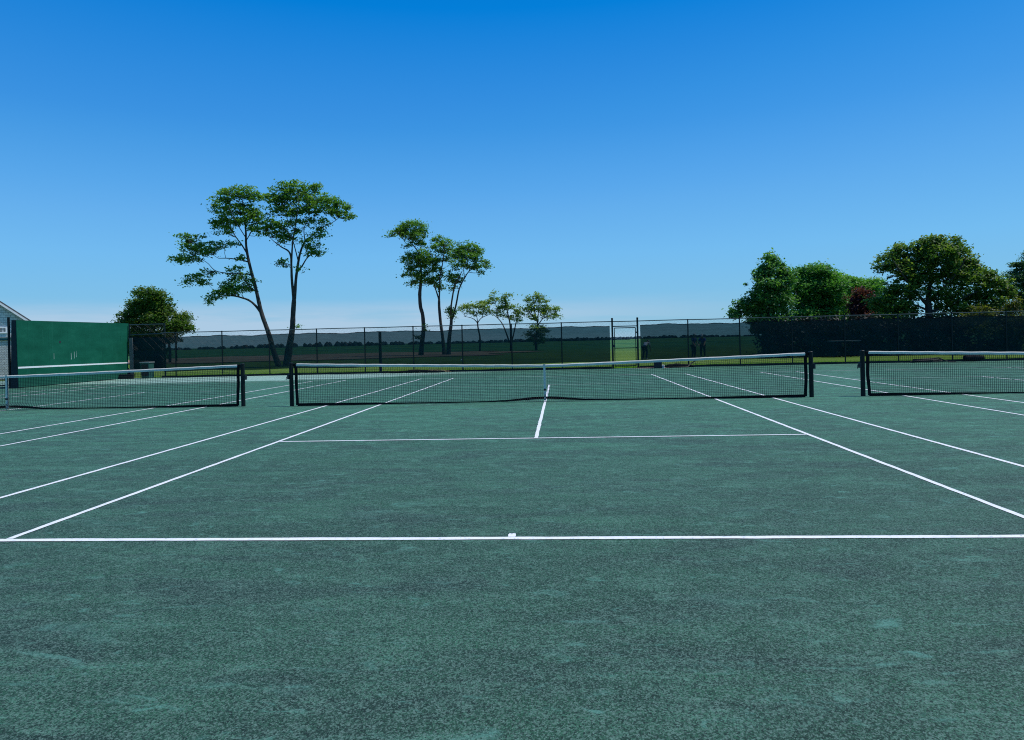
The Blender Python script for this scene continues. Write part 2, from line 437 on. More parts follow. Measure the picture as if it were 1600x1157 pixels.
ld = bpy.data.lights.new('sun', 'SUN'); ld.energy = 3.6; ld.angle = R(.55); ld.color = (1, .965, .91)
sun = bpy.data.objects.new('sun', ld); COL.objects.link(sun)
sd = Vector((math.sin(SUN_ROT) * math.cos(SUN_EL), math.cos(SUN_ROT) * math.cos(SUN_EL), math.sin(SUN_EL)))
sun.rotation_euler = (-sd).to_track_quat('-Z', 'Y').to_euler(); sun.location = sd * 60
S.view_settings.view_transform = 'Standard'; S.view_settings.look = 'None'; S.view_settings.exposure = 0

# ------------------------------------------------------------------ ground, court, lines
g = MB(); n = 60
for j in range(n + 1):
    for i in range(n + 1):
        g.v.append((-3000 + 6000 * i / n, -400 + 3600 * j / n, -.02))
for j in range(n):
    for i in range(n):
        q = j * (n + 1) + i; g.f.append((q, q + 1, q + n + 2, q + n + 1))
tag(g.build('ground', MT['grass']), kind='structure')
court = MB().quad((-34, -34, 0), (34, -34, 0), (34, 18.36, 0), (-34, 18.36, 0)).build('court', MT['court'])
tag(court, kind='structure')

HL, SG, DB, SV = 11.885, 4.115, 5.485, 6.40
def strip(name, x0, y0, x1, y1, wd, mat, z=.004):
    """painted or tape line with slightly wavering edges"""
    a = Vector((x0, y0, 0)); b = Vector((x1, y1, 0)); d = b - a; L = d.length; d.normalize(); s = Vector((-d.y, d.x, 0)) * wd / 2
    k = max(2, int(L / .14)); m = MB()
    for i in range(k + 1):
        p = a + d * (L * i / k)
        for sg in (1, -1):
            q = p + s * sg * (1 + random.uniform(-.10, .10)) + s.normalized() * random.uniform(-.003, .003)
            m.v.append((q.x, q.y, z))
    m.f = [(2 * i, 2 * i + 1, 2 * i + 3, 2 * i + 2) for i in range(k)]
    return m.build(name, mat, court)
def lines(cx, main):
    W = .058; L = MT['line']
    for sg in (-1, 1):
        strip('singles_sideline', cx + sg * SG, -HL + .037, cx + sg * SG, HL - .037, W, L)
        strip('doubles_sideline', cx + sg * DB, -HL + .037, cx + sg * DB, HL - .037, W, L)
    strip('baseline', cx - DB - .03, -HL, cx + DB + .03, -HL, .068, L, .004)
    strip('baseline', cx - DB - .03, HL, cx + DB + .03, HL, .07, MT['dusty'], .004)
    strip('service_line', cx - SG + .034, -SV, cx + SG - .034, -SV, W * .95, L, .004)
    strip('service_line', cx - SG + .034, SV, cx + SG - .034, SV, W * .9, MT['dusty'], .004)
    strip('center_service_line', cx, -SV + .033, cx, SV - .033, W, L)
    m = MB(); pts = []
    for (qx, qy) in ((-.027, .040), (.0, .040), (.028, .040), (.031, .07), (.027, .125), (.012, .135), (-.004, .122), (-.022, .133), (-.031, .10), (-.028, .06)):
        pts.append((cx + qx, -HL + qy, .004))
    m.quad(*pts); m.build('center_mark', L, court)
for cx_, mn in ((0, True), (-14.22, False), (14.0, False)): lines(cx_, mn)

# ------------------------------------------------------------------ tennis nets
def make_net():
    H0, H1, HW = .914, 1.075, 6.4
    root = empty('tennis_net', (0, 0, 0), 'black tennis net with pale headband across the middle court, its full width in view', 'tennis net', 'tennis nets across the three courts')
    EX = HW - .115                                            # where the netting ends short of the post
    top = lambda x: H0 + (H1 - H0) * (abs(x) / HW) ** 1.12
    def bot(x):                                              # slack netting drapes on the clay around the strap
        return .022 + .004 * math.sin(x * 3.1)
    def yoff(x, t):                                          # t 0 at top, 1 at bottom
        return -.02 * t - (.16 * math.exp(-(x / .9) ** 2)) * max(0, t - .8) / .2 + .012 * math.sin(x * 1.7) * t
    for sg in (-1, 1):
        p = MB().tube([(sg * HW, 0, -.02), (sg * HW, 0, 1.07)], .052, 16)
        p = p.build('post', MT['postgreen'], root, smooth=False)
        cp = MB().tube([(sg * HW, 0, 1.07), (sg * HW, 0, 1.085), (sg * HW, 0, 1.10)], [.057, .057, .036], 16).build('post_cap', MT['postgreen'], p)
        wn = MB().box((sg * (HW + .068), 0, .74), (.05, .09, .12))
        if sg < 0: wn.tube([(sg * (HW + .09), -.02, .74), (sg * (HW + .12), -.02, .74), (sg * (HW + .125), -.03, .66)], .010, 6)
        wn.build('winch', MT['plastic'], p)
        slv = MB(); xs = [EX - .02, HW - .055]
        slv.prism([(sg * xs[0], -.013, top(xs[0]) - .062), (sg * xs[1], -.013, H1 - .07), (sg * xs[1], -.013, H1 - .004), (sg * xs[0], -.013, top(xs[0]) + .006)], (0, .026, 0))
        slv.build('headband_sleeve', MT['black'], root)
        sb = MB(); k = 8
        for i in range(k + 1):
            t = i / k; lean = .028 * t ** 1.6
            x = EX - lean - .006 * math.sin(t * 9) ; z = top(EX) * (1 - t) + .02 * t
            y = .012 * math.sin(t * 5 + sg)
            sb.v += [(sg * (x - .036), y - .006, z), (sg * (x + .036), y - .006, z), (sg * (x + .036), y + .006, z), (sg * (x - .036), y + .006, z)]
        for i in range(k):
            for q in range(4):
                a = 4 * i; sb.f.append((a + q, a + (q + 1) % 4, a + 4 + (q + 1) % 4, a + 4 + q))
        sb.build('side_band', MT['black'], root)
    hb = MB(); N = 96
    for i in range(N + 1):
        x = -EX + .02 + (2 * EX - .04) * i / N; z = top(x) + .0025 * math.sin(i * 1.3)
        y = .003 * math.sin(i * .7)
        hb.v += [(x, -.014 + y, z - .064), (x, -.019 + y, z - .014), (x, .0 + y, z + .004), (x, .019 + y, z - .014), (x, .014 + y, z - .064)]
    for i in range(N):
        for q in range(5):
            a = 5 * i; hb.f.append((a + q, a + (q + 1) % 5, a + 5 + (q + 1) % 5, a + 5 + q))
    hb.build('headband', MT['band'], root)
    st = MB()
    st.prism([(-.026, -.024, .03), (.026, -.024, .03), (.026, -.019, H0 + .006), (-.026, -.019, H0 + .006)], (0, .004, 0))
    st.prism([(-.026, .020, .03), (.026, .020, .03), (.026, .019, H0 + .006), (-.026, .019, H0 + .006)], (0, .004, 0))
    st.box((0, 0, H0 + .009), (.052, .048, .005))
    st = st.build('center_strap', MT['band'], root)
    MB().box((0, -.030, .30), (.058, .012, .045)).build('strap_buckle', MT['plastic'], st)
    # netting: every cord is real
    nt = MB(); c = .045; r = .0040; k = int(2 * (EX - .05) / c)
    rows = 23
    def P(x, t):
        zt = top(x) - .055; return (x, yoff(x, t), zt * (1 - t) + bot(x) * t)
    for i in range(k + 1):
        x = -(EX - .05) + 2 * (EX - .05) * i / k
        nt.tube([P(x, t) for t in (0, .4, .8, .9, 1)], r, 4, False)
    for j in range(rows + 1):
        t = j / rows
        nt.tube([P(-(EX - .06) + 2 * (EX - .06) * i / 56, t) for i in range(57)], r, 4, False)
    nt.build('netting', MT['cord'], root)
    bt = MB(); N = 80
    for i in range(N + 1):
        x = -EX + .03 + (2 * EX - .06) * i / N
        lift = .060 * math.exp(-(x / .75) ** 2)
        th = .020 + .022 * math.exp(-((abs(x) - .35) / .55) ** 2) + .030 * max(0, abs(x) - 3.2) / 3.1
        z = .018 + lift; y = .03 - .02 + .10 * math.exp(-(x / .9) ** 2)
        bt.v += [(x, y - .008, z - th * .5), (x, y + .008, z - th * .5), (x, y + .008, z + th), (x, y - .008, z + th)]
    for i in range(N):
        for q in range(4):
            a = 4 * i; bt.f.append((a + q, a + (q + 1) % 4, a + 4 + (q + 1) % 4, a + 4 + q))
    bt.build('bottom_band', MT['black'], root)
    return root
net = make_net()
n2 = copy_tree(net); n2.location = (-14.15, .18, 0); n2['label'] = 'tennis net on the left court, in front of the green practice wall'
n3 = copy_tree(net); n3.location = (14.0, 0, 0); n3['label'] = 'tennis net on the right court, cut off by the right edge of the picture'

# ------------------------------------------------------------------ far fence, gate, windscreens
FY, FH = 18.3, 2.37
GL, GR = 3.03, 4.29
FX0, FX1 = -20.6, 31.0
def wires(m, x0, x1, z0, z1, y, r=.0019, step=.0707):
    """chain link: crossing diagonal wires, clipped to the panel"""
    H = z1 - z0; k0 = int((x0 - H) / step) - 1; k1 = int(x1 / step) + 1
    for k in range(k0, k1 + 1):
        for sg in (1, -1):
            a = k * step
            xa, za, xb, zb = (a, z0, a + H, z1) if sg > 0 else (a + H, z0, a, z1)
            pts = []
            def clip(xa, za, xb, zb):
                t0, t1 = 0, 1; dx = xb - xa
                for lim, s in ((x0, 1), (x1, -1)):
                    den = dx * s; num = (lim - xa) * s
                    if den > 0: t0 = max(t0, num / den)
                    else: t1 = min(t1, num / den)
                return t0, t1
            t0, t1 = clip(xa, za, xb, zb)
            if t1 - t0 < 1e-4: continue
            yy = y + (.002 if sg > 0 else -.002)
            m.tube([(xa + (xb - xa) * t, yy, za + (zb - za) * t) for t in (t0, t1)], r, 3, False)

fn = empty('chainlink_fence', (0, FY, 0), 'long green chain link fence with dark posts running across behind all the courts', 'fence')
xs = [-19.85 + 2.54 * i for i in range(9)] + [6.79 + 2.54 * i for i in range(10)]
for x in xs:
    m = MB().tube([(x, 0, -.1), (x, 0, FH - .015)], .031, 10)
    m.tube([(x, 0, FH - .015), (x, 0, FH + .03)], [.036, .036], 10); m.build('post', MT['fence'], fn)
for x in (GL, GR):
    m = MB().tube([(x, 0, -.1), (x, 0, 2.50)], .047, 12); m.tube([(x, 0, 2.50), (x, 0, 2.53), (x, 0, 2.555)], [.052, .052, .02], 12)
    m.build('gate_post', MT['fence'], fn)
rl = MB().tube([(FX0 + i * (FX1 - FX0) / 40, 0, FH + .006 * math.sin(i * 1.9)) for i in range(41)], .022, 8); rl.build('top_rail', MT['rail'], fn)
MB().tube([(GL + .048, 0, 2.12), (GR - .048, 0, 2.12)], .024, 8).build('transom_rail', MT['fence'], fn)
m = MB(); wires(m, FX0, GL - .05, .03, FH - .02, .036); wires(m, GR + .05, FX1, .03, FH - .02, .036); wires(m, GL + .05, GR - .05, 2.14, FH - .02, .0)
m.build('wire_mesh', MT['wire'], fn)
for xa, xb in ((FX0, GL - .06), (GR + .06, FX1)):
    m = MB(); k = int((xb - xa) / .6)
    for i in range(k + 1):
        x = xa + (xb - xa) * i / k; y = -.06 + random.uniform(-.008, .008); z = .10 + random.uniform(-.010, .010)
        m.v += [(x, y - .025, -.01), (x, y + .025, -.01), (x, y + .025, z), (x, y - .025, z)]
    for i in range(k):
        for q in range(4):
            a_ = 4 * i; m.f.append((a_ + q, a_ + (q + 1) % 4, a_ + 4 + (q + 1) % 4, a_ + 4 + q))
    m.build('kick_board', MT['board'], fn)

gt = empty('fence_gate', ((GL + GR) / 2, FY, 0), 'open mesh gate in a slim steel frame between two tall posts, no windscreen on it', 'gate')
gw = (GR - GL) / 2 - .10
m = MB().tube([(-gw, 0, .12), (-gw, 0, 2.04)], .021, 8).tube([(gw, 0, .12), (gw, 0, 2.04)], .021, 8)
m.tube([(-gw, 0, 2.04), (gw, 0, 2.04)], .0225, 8).tube([(-gw, 0, .12), (gw, 0, .12)], .0225, 8); m.build('gate_frame', MT['fence'], gt)
MB().tube([(-gw + .02, 0, 1.02), (gw - .02, 0, 1.02)], .018, 8).build('middle_rail', MT['fence'], gt)
m = MB(); wires(m, -gw + .02, gw - .02, .14, 2.02, .0, .0021); m.build('wire_mesh', MT['wire'], gt)
m = MB().box((-gw - .03, -.03, 1.14), (.10, .06, .12)).box((-gw + .01, -.05, 1.05), (.035, .03, .20)); m.build('latch', MT['plastic'], gt)
for z in (.35, 1.02, 1.80): MB().box((gw + .045, 0, z), (.075, .05, .07)).build('hinge', MT['fence'], gt)

def windscreen(name, x0, x1, z0, z1, y, mat, label, sag=.035):
    n = max(4, int((x1 - x0) / .16)); m = MB(); rows = 8
    for i in range(n + 1):
        x = x0 + (x1 - x0) * i / n
        ph = (x + 19.85) % 2.54 / 2.54
        s = sag * math.sin(math.pi * ph) + .012 * math.sin(x * 5.1) + .006 * math.sin(x * 17)
        for j in range(rows + 1):
            t = j / rows
            z = z0 + .02 * math.sin(x * 1.3) + (z1 - s - z0) * t
            yy = .016 * math.sin(x * 2.1 + t * 2.5) * math.sin(math.pi * min(1, t * 1.2 + .05)) + .008 * math.sin(x * 7 + t * 5)
            m.v.append((x, yy, z))
    for i in range(n):
        for j in range(rows):
            a = i * (rows + 1) + j; m.f.append((a, a + rows + 1, a + rows + 2, a + 1))
    o = m.build(name, mat, smooth=True); o.location = (0, y, 0)
    tag(o, label, 'windscreen', 'windscreens tied to the far fence')
    hem = MB()
    for i in range(n):
        a = [Vector(m.v[k * (rows + 1) + rows]) for k in (i, i + 1)]
        hem.quad(a[0] + Vector((0, -.004, -.03)), a[1] + Vector((0, -.004, -.03)), a[1] + Vector((0, -.004, .004)), a[0] + Vector((0, -.004, .004)))
    hem.build('hem', MT['black'], o)
    return o
WY = FY + .075
windscreen('windscreen', FX0 + .05, GL - .12, .33, 2.17, WY, MT['screen'], 'long see-through dark mesh windscreen on the fence left of the gate')
windscreen('windscreen', GR + .14, FX1, .40, 2.19, WY, MT['screenright'], 'long dark mesh windscreen on the fence right of the gate')

# dark stouter post standing just behind the left windscreen
pw = MB().box((0, 0, 1.06), (.13, .13, 2.16)).build('wooden_post', MT['darkface'], bevel=.01)
pw.location = (gx(594, FY + .35), FY + .35, 0); tag(pw, 'thick dark post standing by itself just behind the left windscreen', 'post')

# taller fence panel by the practice wall
tf = empty('chainlink_fence', (0, 18.52, 0), 'short tall chain link panel with two rails between practice wall and far fence', 'fence')
X0, X1 = -22.50, -20.56
MB().tube([(X1, 0, -.1), (X1, 0, 2.90)], .045, 10).build('post', MT['fence'], tf)
MB().tube([(X0, 0, -.1), (X0, 0, 2.90)], .035, 10).build('post', MT['fence'], tf)
MB().tube([(X0, 0, 2.84), (X1, 0, 2.84)], .024, 8).build('top_rail', MT['rail'], tf)
MB().tube([(X0, 0, 2.30), (X1, 0, 2.34)], .024, 8).build('middle_rail', MT['rail'], tf)
m = MB(); wires(m, X0, X1, .05, 2.82, .03); m.build('wire_mesh', MT['wire'], tf)
ws = windscreen('windscreen', X0 + .02, X1 + .0, .35, 2.20, 18.60, MT['screendense'], 'nearly black windscreen panel between the practice wall and the far fence', .02)

# ------------------------------------------------------------------ practice wall
WX, WN, WF = -22.6, 10.86, 18.40
pwall = empty('practice_wall', (WX, WN, 0), 'big dark green practice wall with a white stripe at net height on the left', 'practice wall')
ox, oy = WX, WN
def L3(x, y, z): return (x - ox, y - oy, z)
m = MB().prism([L3(WX + .02, WN, 0), L3(WX - .30, WN, 0), L3(WX - .20, WN, 2.89), L3(WX - .02, WN, 2.89)], (0, WF - WN, 0)); m.build('core', MT['darkface'], pwall)
face = MB()
nb = 12
for i in range(nb):
    y0 = WN + .01 + (WF - WN - .02) * i / nb; y1 = WN + .01 + (WF - WN - .02) * (i + 1) / nb
    face.quad(L3(WX + .032, y0, .03), L3(WX + .032, y1, .03), L3(WX - .008, y1 + (.2 if i == nb - 1 else 0), 2.92), L3(WX - .008, y0, 2.885 + .0))
face = MB().prism([L3(WX + .026, WN + .005, .03), L3(WX + .026, WF - .005, .03), L3(WX - .012, WF + .19, 2.925), L3(WX - .012, WN + .005, 2.885)], (.022, 0, 0))
face.build('face', MT['wall'], pwall)
sx_ = lambda z: WX + .050 - .038 * (z - .03) / 2.87
m = MB().prism([L3(sx_(.83), WN + .01, .83), L3(sx_(.83), WF + .03, .80), L3(sx_(.90), WF + .03, .865), L3(sx_(.90), WN + .01, .905)], (.004, 0, 0)); m.build('stripe', MT['line'], pwall)
for (y, z, h) in ((13.0, 1.31, .26), (14.12, 1.28, .30), (14.33, 1.33, .32), (14.48, 1.38, .30), (17.88, 2.05, .42), (11.9, 1.75, .10), (12.0, 1.73, .07)):
    hw = .012
    MB().prism([L3(sx_(z) - .001, y - hw, z - h / 2), L3(sx_(z) - .001, y + hw, z - h / 2), L3(sx_(z) - .001, y + hw * .5, z + h / 2), L3(sx_(z) - .001, y - hw * .5, z + h / 2)], (.004, 0, 0)).build('scuff', MT['dusty'] if z < 1.5 else MT['wall'], pwall)
MB().prism([L3(sx_(1.94), 13.36, 1.90), L3(sx_(1.94), 13.47, 1.90), L3(sx_(1.94), 13.47, 2.0), L3(sx_(1.94), 13.36, 2.0)], (.004, 0, 0)).build('knot_hole', MT['darkface'], pwall)
MB().prism([L3(WX + .06, WF + .02, 0), L3(WX + .06, WF + .20, 0), L3(WX + .06, WF + .06, .55), L3(WX + .06, WF + .02, .55)], (-.4, 0, 0)).build('foot_brace', MT['darkface'], pwall)
br = MB().prism([(-.02, 0, 0), (.16, 0, 0), (.13, 0, 2.15), (-.05, 0, 2.15)], (0, .09, 0)).build('timber_plank', MT['wood'])
br.location = (-22.42, 18.40, 0); tag(br, 'grey weathered plank leaning upright at the far end of the practice wall', 'plank')

# bin by the dark panel
bn = empty('trash_bin', (-21.2, 17.95, 0), 'small green bin with dusty lid in front of the nearly black panel', 'bin')
MB().prism([(-.21, -.22, .02), (.21, -.22, .02), (.24, -.24, .80), (-.24, -.24, .80)], (0, .46, 0)).build('bin_body', MT['bin'], bn, bevel=.012)
MB().box((0, -.255, .44), (.34, .016, .60)).build('front_shade', MT['plastic'], bn)  # black slab stands in for the shade on the bin's front
MB().box((0, -.01, .835), (.54, .54, .055)).build('lid', MT['binlid'], bn, bevel=.015)
m = MB().box((-.21, 18.42 - 17.95 - .35, .05), (.1, .1, .1))
tb = MB().box((-.55, 0, .07), (1.5, .14, .13)).box((-.20, .03, .19), (.8, .12, .10)).build('timber_sill', MT['board'], bevel=.008)
tb.location = (-21.95, 17.62, 0); tag(tb, 'low dark timbers lying between the practice wall foot and the bin', 'timber')

# chain link panel running left from the near end of the wall
cf = empty('chainlink_fence', (-22.96, 10.9, 0), 'chain link panel and tall dark post at the left edge beside the practice wall', 'fence')
MB().tube([(.0, 0, -.05), (0, 0, 3.02)], .05, 10).build('post', MT['postgreen'], cf)
MB().tube([(-3.6, 0, -.05), (-3.6, 0, 2.1)], .04, 10).build('post', MT['postgreen'], cf)
MB().tube([(-3.6, 0, 2.06), (-.05, 0, 2.08)], .035, 8).build('top_rail', MT['bin'], cf)
MB().tube([(-3.6, 0, .12), (-.05, 0, .12)], .025, 8).build('bottom_rail', MT['fence'], cf)
m = MB(); wires(m, -3.6, -.05, .12, 2.05, .03, .004); m.build('wire_mesh', MT['wire'], cf)

# ------------------------------------------------------------------ shingled house
HY = 21.0
hx = -30.1
HRZ = R(44)
hs_ = empty('shingled_house', (hx, HY, 0), 'grey shingled gabled house behind the practice wall, cut by the left edge', 'house', None, HRZ)
def gable(u, v):
    d = FW + RT * ((u - 800) / F_PX) - UP * ((v - 533.5) / F_PX); nrm = Vector((math.sin(HRZ), -math.cos(HRZ), 0))
    p = CAM + d * ((Vector((hx, HY, 0)) - CAM).dot(nrm) / d.dot(nrm)) - Vector((hx, HY, 0)); p.rotate(Matrix.Rotation(-HRZ, 3, 'Z')); return p
ga, gb = gable(41, 500), gable(0, 474)
slope = (gb.z - ga.z) / (ga.x - gb.x); half = 5.0; zE = ga.z - .12; zR = zE + slope * half
m = MB().prism([(0, 0, 0), (0, 0, zE), (-half, 0, zR), (-2 * half, 0, zE), (-2 * half, 0, 0)], (0, 9, 0)); m.build('wall', MT['shingle'], hs_)
dr = Vector((-half - .25, 0, slope * (half + .25))); 
for sg in (0, 1):
    a = Vector((.25, -.25, zE - slope * .25 + .03)); b = Vector((-half, -.25, zR + .03))
    if sg: a = Vector((-2 * half - .25, -.25, a.z))
    nn = Vector((0, 0, .10))
    MB().prism([a, b, b + nn, a + nn], (0, 9.5, 0)).build('roof', MT['roof'], hs_)
    MB().prism([a + Vector((0, -.03, -.13)), b + Vector((0, -.03, -.13)), b + Vector((0, -.03, .0)), a + Vector((0, -.03, .0))], (0, .026, 0)).build('rake_board', MT['white'], hs_)
w0, w1 = gable(-1, 511), gable(11.5, 521); wx0, wx1 = w0.x, w1.x
def window(xa, xb, za, zb, cols, rows):
    f = MB(); b = .085
    f.box(((xa + xb) / 2, -.03, zb - b / 2), (xb - xa, .06, b)).box(((xa + xb) / 2, -.03, za + b / 2), (xb - xa, .06, b))
    f.box((xa + b / 2, -.03, (za + zb) / 2), (b, .06, zb - za - 2 * b)).box((xb - b / 2, -.03, (za + zb) / 2), (b, .06, zb - za - 2 * b))
    for i in range(1, cols): f.box((xa + (xb - xa) * i / cols, -.018, (za + zb) / 2), (.03, .03, zb - za - 2 * b))
    for j in range(1, rows): f.box(((xa + xb) / 2, -.020, za + (zb - za) * j / rows), (xb - xa - 2 * b, .028, .03))
    fr = f.build('window', MT['white'], hs_)
    MB().box(((xa + xb) / 2, -.004, (za + zb) / 2), (xb - xa - .1, .012, zb - za - .1)).build('pane', MT['pane'], fr)
window(wx0 - .45, wx1, w1.z, w0.z, 4, 2)
MB().box((-3.1, -.05, gable(5, 530).z), (6.1, .08, .16)).build('trim_board', MT['bin'], hs_)
d = MB().box((-2.05, -.02, 1.05), (1.05, .06, 2.1)).build('door', MT['darkface'], hs_)
MB().box((-1.62, -.075, 1.0), (.05, .05, .12)).build('handle', MT['pale'], d)

# ------------------------------------------------------------------ things lying along the fence
def lump(name, pts, rad, mat, label, cat, group=None, sides=9, jit=.25):
    p2, r2 = [], []
    for i in range(len(pts) - 1):
        a, b = Vector(pts[i]), Vector(pts[i + 1])
        for k in range(5):
            t = k / 5; p2.append(a.lerp(b, t)); r2.append((rad[i] * (1 - t) + rad[i + 1] * t) * (1 + random.uniform(-jit, jit)))
    p2.append(Vector(pts[-1])); r2.append(rad[-1])
    base = Vector((p2[0].x, p2[0].y, 0))
    m = MB().tube([p - base for p in p2], r2, sides)
    o = m.build(name, mat, smooth=True); o.location = base
    return tag(o, label, cat, group)
Yb = 17.85
lump('rolled_windscreen', [(gx(597, Yb), Yb, .03), (gx(618, Yb), Yb - .05, .05), (gx(640, Yb), Yb, .08), (gx(655, Yb), Yb + .05, .09), (gx(672, Yb), Yb, .06), (gx(690, Yb), Yb - .05, .03)], [.02, .05, .08, .09, .06, .02], MT['black'], 'long black bundle of cloth at the fence foot behind the middle net, left half', 'bundle')
def strawpile(x, y, k, label):
    m = MB()
    for i in range(k):
        a = random.uniform(0, 6.28); r = abs(random.gauss(0, .28)); p = Vector((r * math.cos(a) * 1.6, r * math.sin(a) * .4, random.uniform(.01, .13)))
        d = Vector((random.uniform(-1, 1), random.uniform(-1, 1), random.uniform(-.3, .4))).normalized() * .12
        m.tube([p - d, p + d], .008, 3)
    o = m.build('straw_pile', MT['straw']); o.location = (x, y, .0); tag(o, label, 'dry grass', None, 'stuff')
strawpile(gx(676, 18.05), 18.05, 140, 'pale dry grass caught at the fence foot beside the black cloth bundle')
cr = empty('crate', (gx(1027, 17.8), 17.8, 0), 'black square crate at the fence foot just right of the gate', 'crate')
MB().box((0, 0, .14), (.36, .34, .27)).build('crate_body', MT['plastic'], cr, bevel=.012)
MB().box((0, 0, .285), (.40, .38, .035)).build('rim', MT['plastic'], cr, bevel=.008)
pc = MB().tube([(0, 0, 0), (0, 0, .13), (0, 0, .16)], [.075, .085, .05], 12).build('bucket', MT['pale'], smooth=False)
pc.location = (gx(1035, 17.75), 17.75, 0.002); tag(pc, 'little pale bucket standing beside the black crate', 'bucket')
lump('drag_mat', [(gx(1041, 17.9), 17.9, .08), (gx(1055, 17.9), 17.9, .10), (gx(1070, 17.92), 17.92, .08), (gx(1084, 17.95), 17.95, .05)], [.07, .10, .08, .05], MT['black'], 'rolled black drag mat lying right of the pale bucket', 'mat')
lump('hose', [(gx(1040, 17.7), 17.7, .03), (gx(1060, 17.65), 17.65, .03), (gx(1074, 17.7), 17.7, .03), (gx(1080, 17.9), 17.95, .20), (gx(1088, 18), 18.05, .36)], [.02, .02, .025, .03, .03], MT['hose'], 'thin black hose running up the fence from the drag mat', 'hose', 'hoses by the far fence', 6, .05)
def coil(x, y, w, k, label):
    pts = []
    for i in range(k * 14 + 1):
        a = 2 * math.pi * i / 14; f = 1 - .06 * (i / 14)
        pts.append(Vector((w * f * math.cos(a), .28 * f * math.sin(a) + .05 * math.sin(a * .37), .03 + .035 * (i / 14) + .05 * max(0, math.cos(a * .5)))))
    pts += [Vector((w * 1.3, -.1, .03)), Vector((w * 1.8, 0, .03))]
    o = MB().tube(pts, .024, 6).build('hose', MT['hose'], smooth=True); o.location = (x, y, 0); tag(o, label, 'hose', 'hoses by the far fence')
coil(gx(1447, 17.6), 17.6, .75, 4, 'coil of black hose on the clay behind the right net')
lump('rolled_mat', [(gx(1506, 17.95), 17.95, .17), (gx(1520, 17.95), 17.95, .18), (gx(1536, 17.95), 17.95, .17)], [.13, .15, .12], MT['black'], 'short black roll at the fence foot right of the coiled hose', 'roll', jit=.12)
bp_ = MB(); pts = []
for i in range(22):
    a = 2 * math.pi * i / 22; r = random.uniform(.8, 1.15); pts.append((gx(1020, 17.9) + 1.0 * math.cos(a) * r, 17.95 + .30 * math.sin(a) * r, .006))
bp_.quad(*pts); tag(bp_.build('bare_ground', MT['bare']), kind='structure')

# ------------------------------------------------------------------ far land
fld = MB(); pts = []
for i in range(40):
    a = 2 * math.pi * i / 40; r = random.uniform(.82, 1.12); pts.append((-34 + 30 * math.cos(a) * r, 72 + 24 * math.sin(a) * r, .05))
fld.quad(*pts); tag(fld.build('brown_rough', MT['brown']), kind='structure')
bay = MB().quad((-500, 1150, .06), (900, 1150, .06), (900, 1330, .06), (-500, 1330, .06)).build('water', MT['bay']); tag(bay, kind='structure')
def ridge(name, x0, x1, y, h, step, seed, kind):
    rd = random.Random(seed); m = MB(); x = x0; n = 0
    while x < x1:
        env = .72 + .28 * math.sin(x * .021 + seed) * math.sin(x * .0073); r = h * env * rd.uniform(.7, 1.1); c = Vector((x, y + rd.uniform(-25, 25), 0)); q = len(m.v); S_, T_ = 7, 4
        for j in range(T_ + 1):
            ph = math.pi / 2 * j / T_
            for i in range(S_):
                a = 2 * math.pi * i / S_; k = rd.uniform(.8, 1.15)
                m.v.append((c.x + step * 1.1 * math.cos(ph) * math.cos(a) * k, c.y + step * math.cos(ph) * math.sin(a) * k, r * math.sin(ph) * k))
        for j in range(T_):
            for i in range(S_):
                m.f.append((q + j * S_ + i, q + j * S_ + (i + 1) % S_, q + (j + 1) * S_ + (i + 1) % S_, q + (j + 1) * S_ + i))
        x += step * rd.uniform(.6, 1.2)
    o = m.build(name, MT['treeline'], smooth=False); tag(o, 'far off dark line of trees along the horizon' if kind == 'stuff' else None, 'treeline' if kind == 'stuff' else None, None, kind); return o
t1 = ridge('distant_woods', -520, 60, 620, 4.2, 2.4, 3, 'stuff')
t2 = ridge('distant_woods', 20, 700, 900, 3.8, 3.4, 5, 'stuff')
t1['label'] = 'far off dark tree line on the horizon seen through the left windscreen'
t2['label'] = 'lower fainter tree line on the horizon seen through the gate'

# grass growing outside the fence
m = MB(); rd = random.Random(11)
for i in range(26000):
    x = rd.uniform(-21.5, 27); y = 18.42 + abs(rd.gauss(0, 1.3)); h = rd.uniform(.03, .10); a = rd.uniform(0, 3.14); wv = .012
    dx, dy = math.cos(a) * wv, math.sin(a) * wv; lx, ly = rd.uniform(-.03, .03), rd.uniform(-.03, .03)
    q = len(m.v); m.v += [(x - dx, y - dy, -.02), (x + dx, y + dy, -.02), (x + lx, y + ly, h)]; m.f.append((q, q + 1, q + 2)); t = rd.uniform(.2, 1); m.t += [t * .7, t * .7, t]
tag(m.build('grass', LEAF['blade']), 'strip of bright mown grass just outside the far fence', None, None, 'stuff')

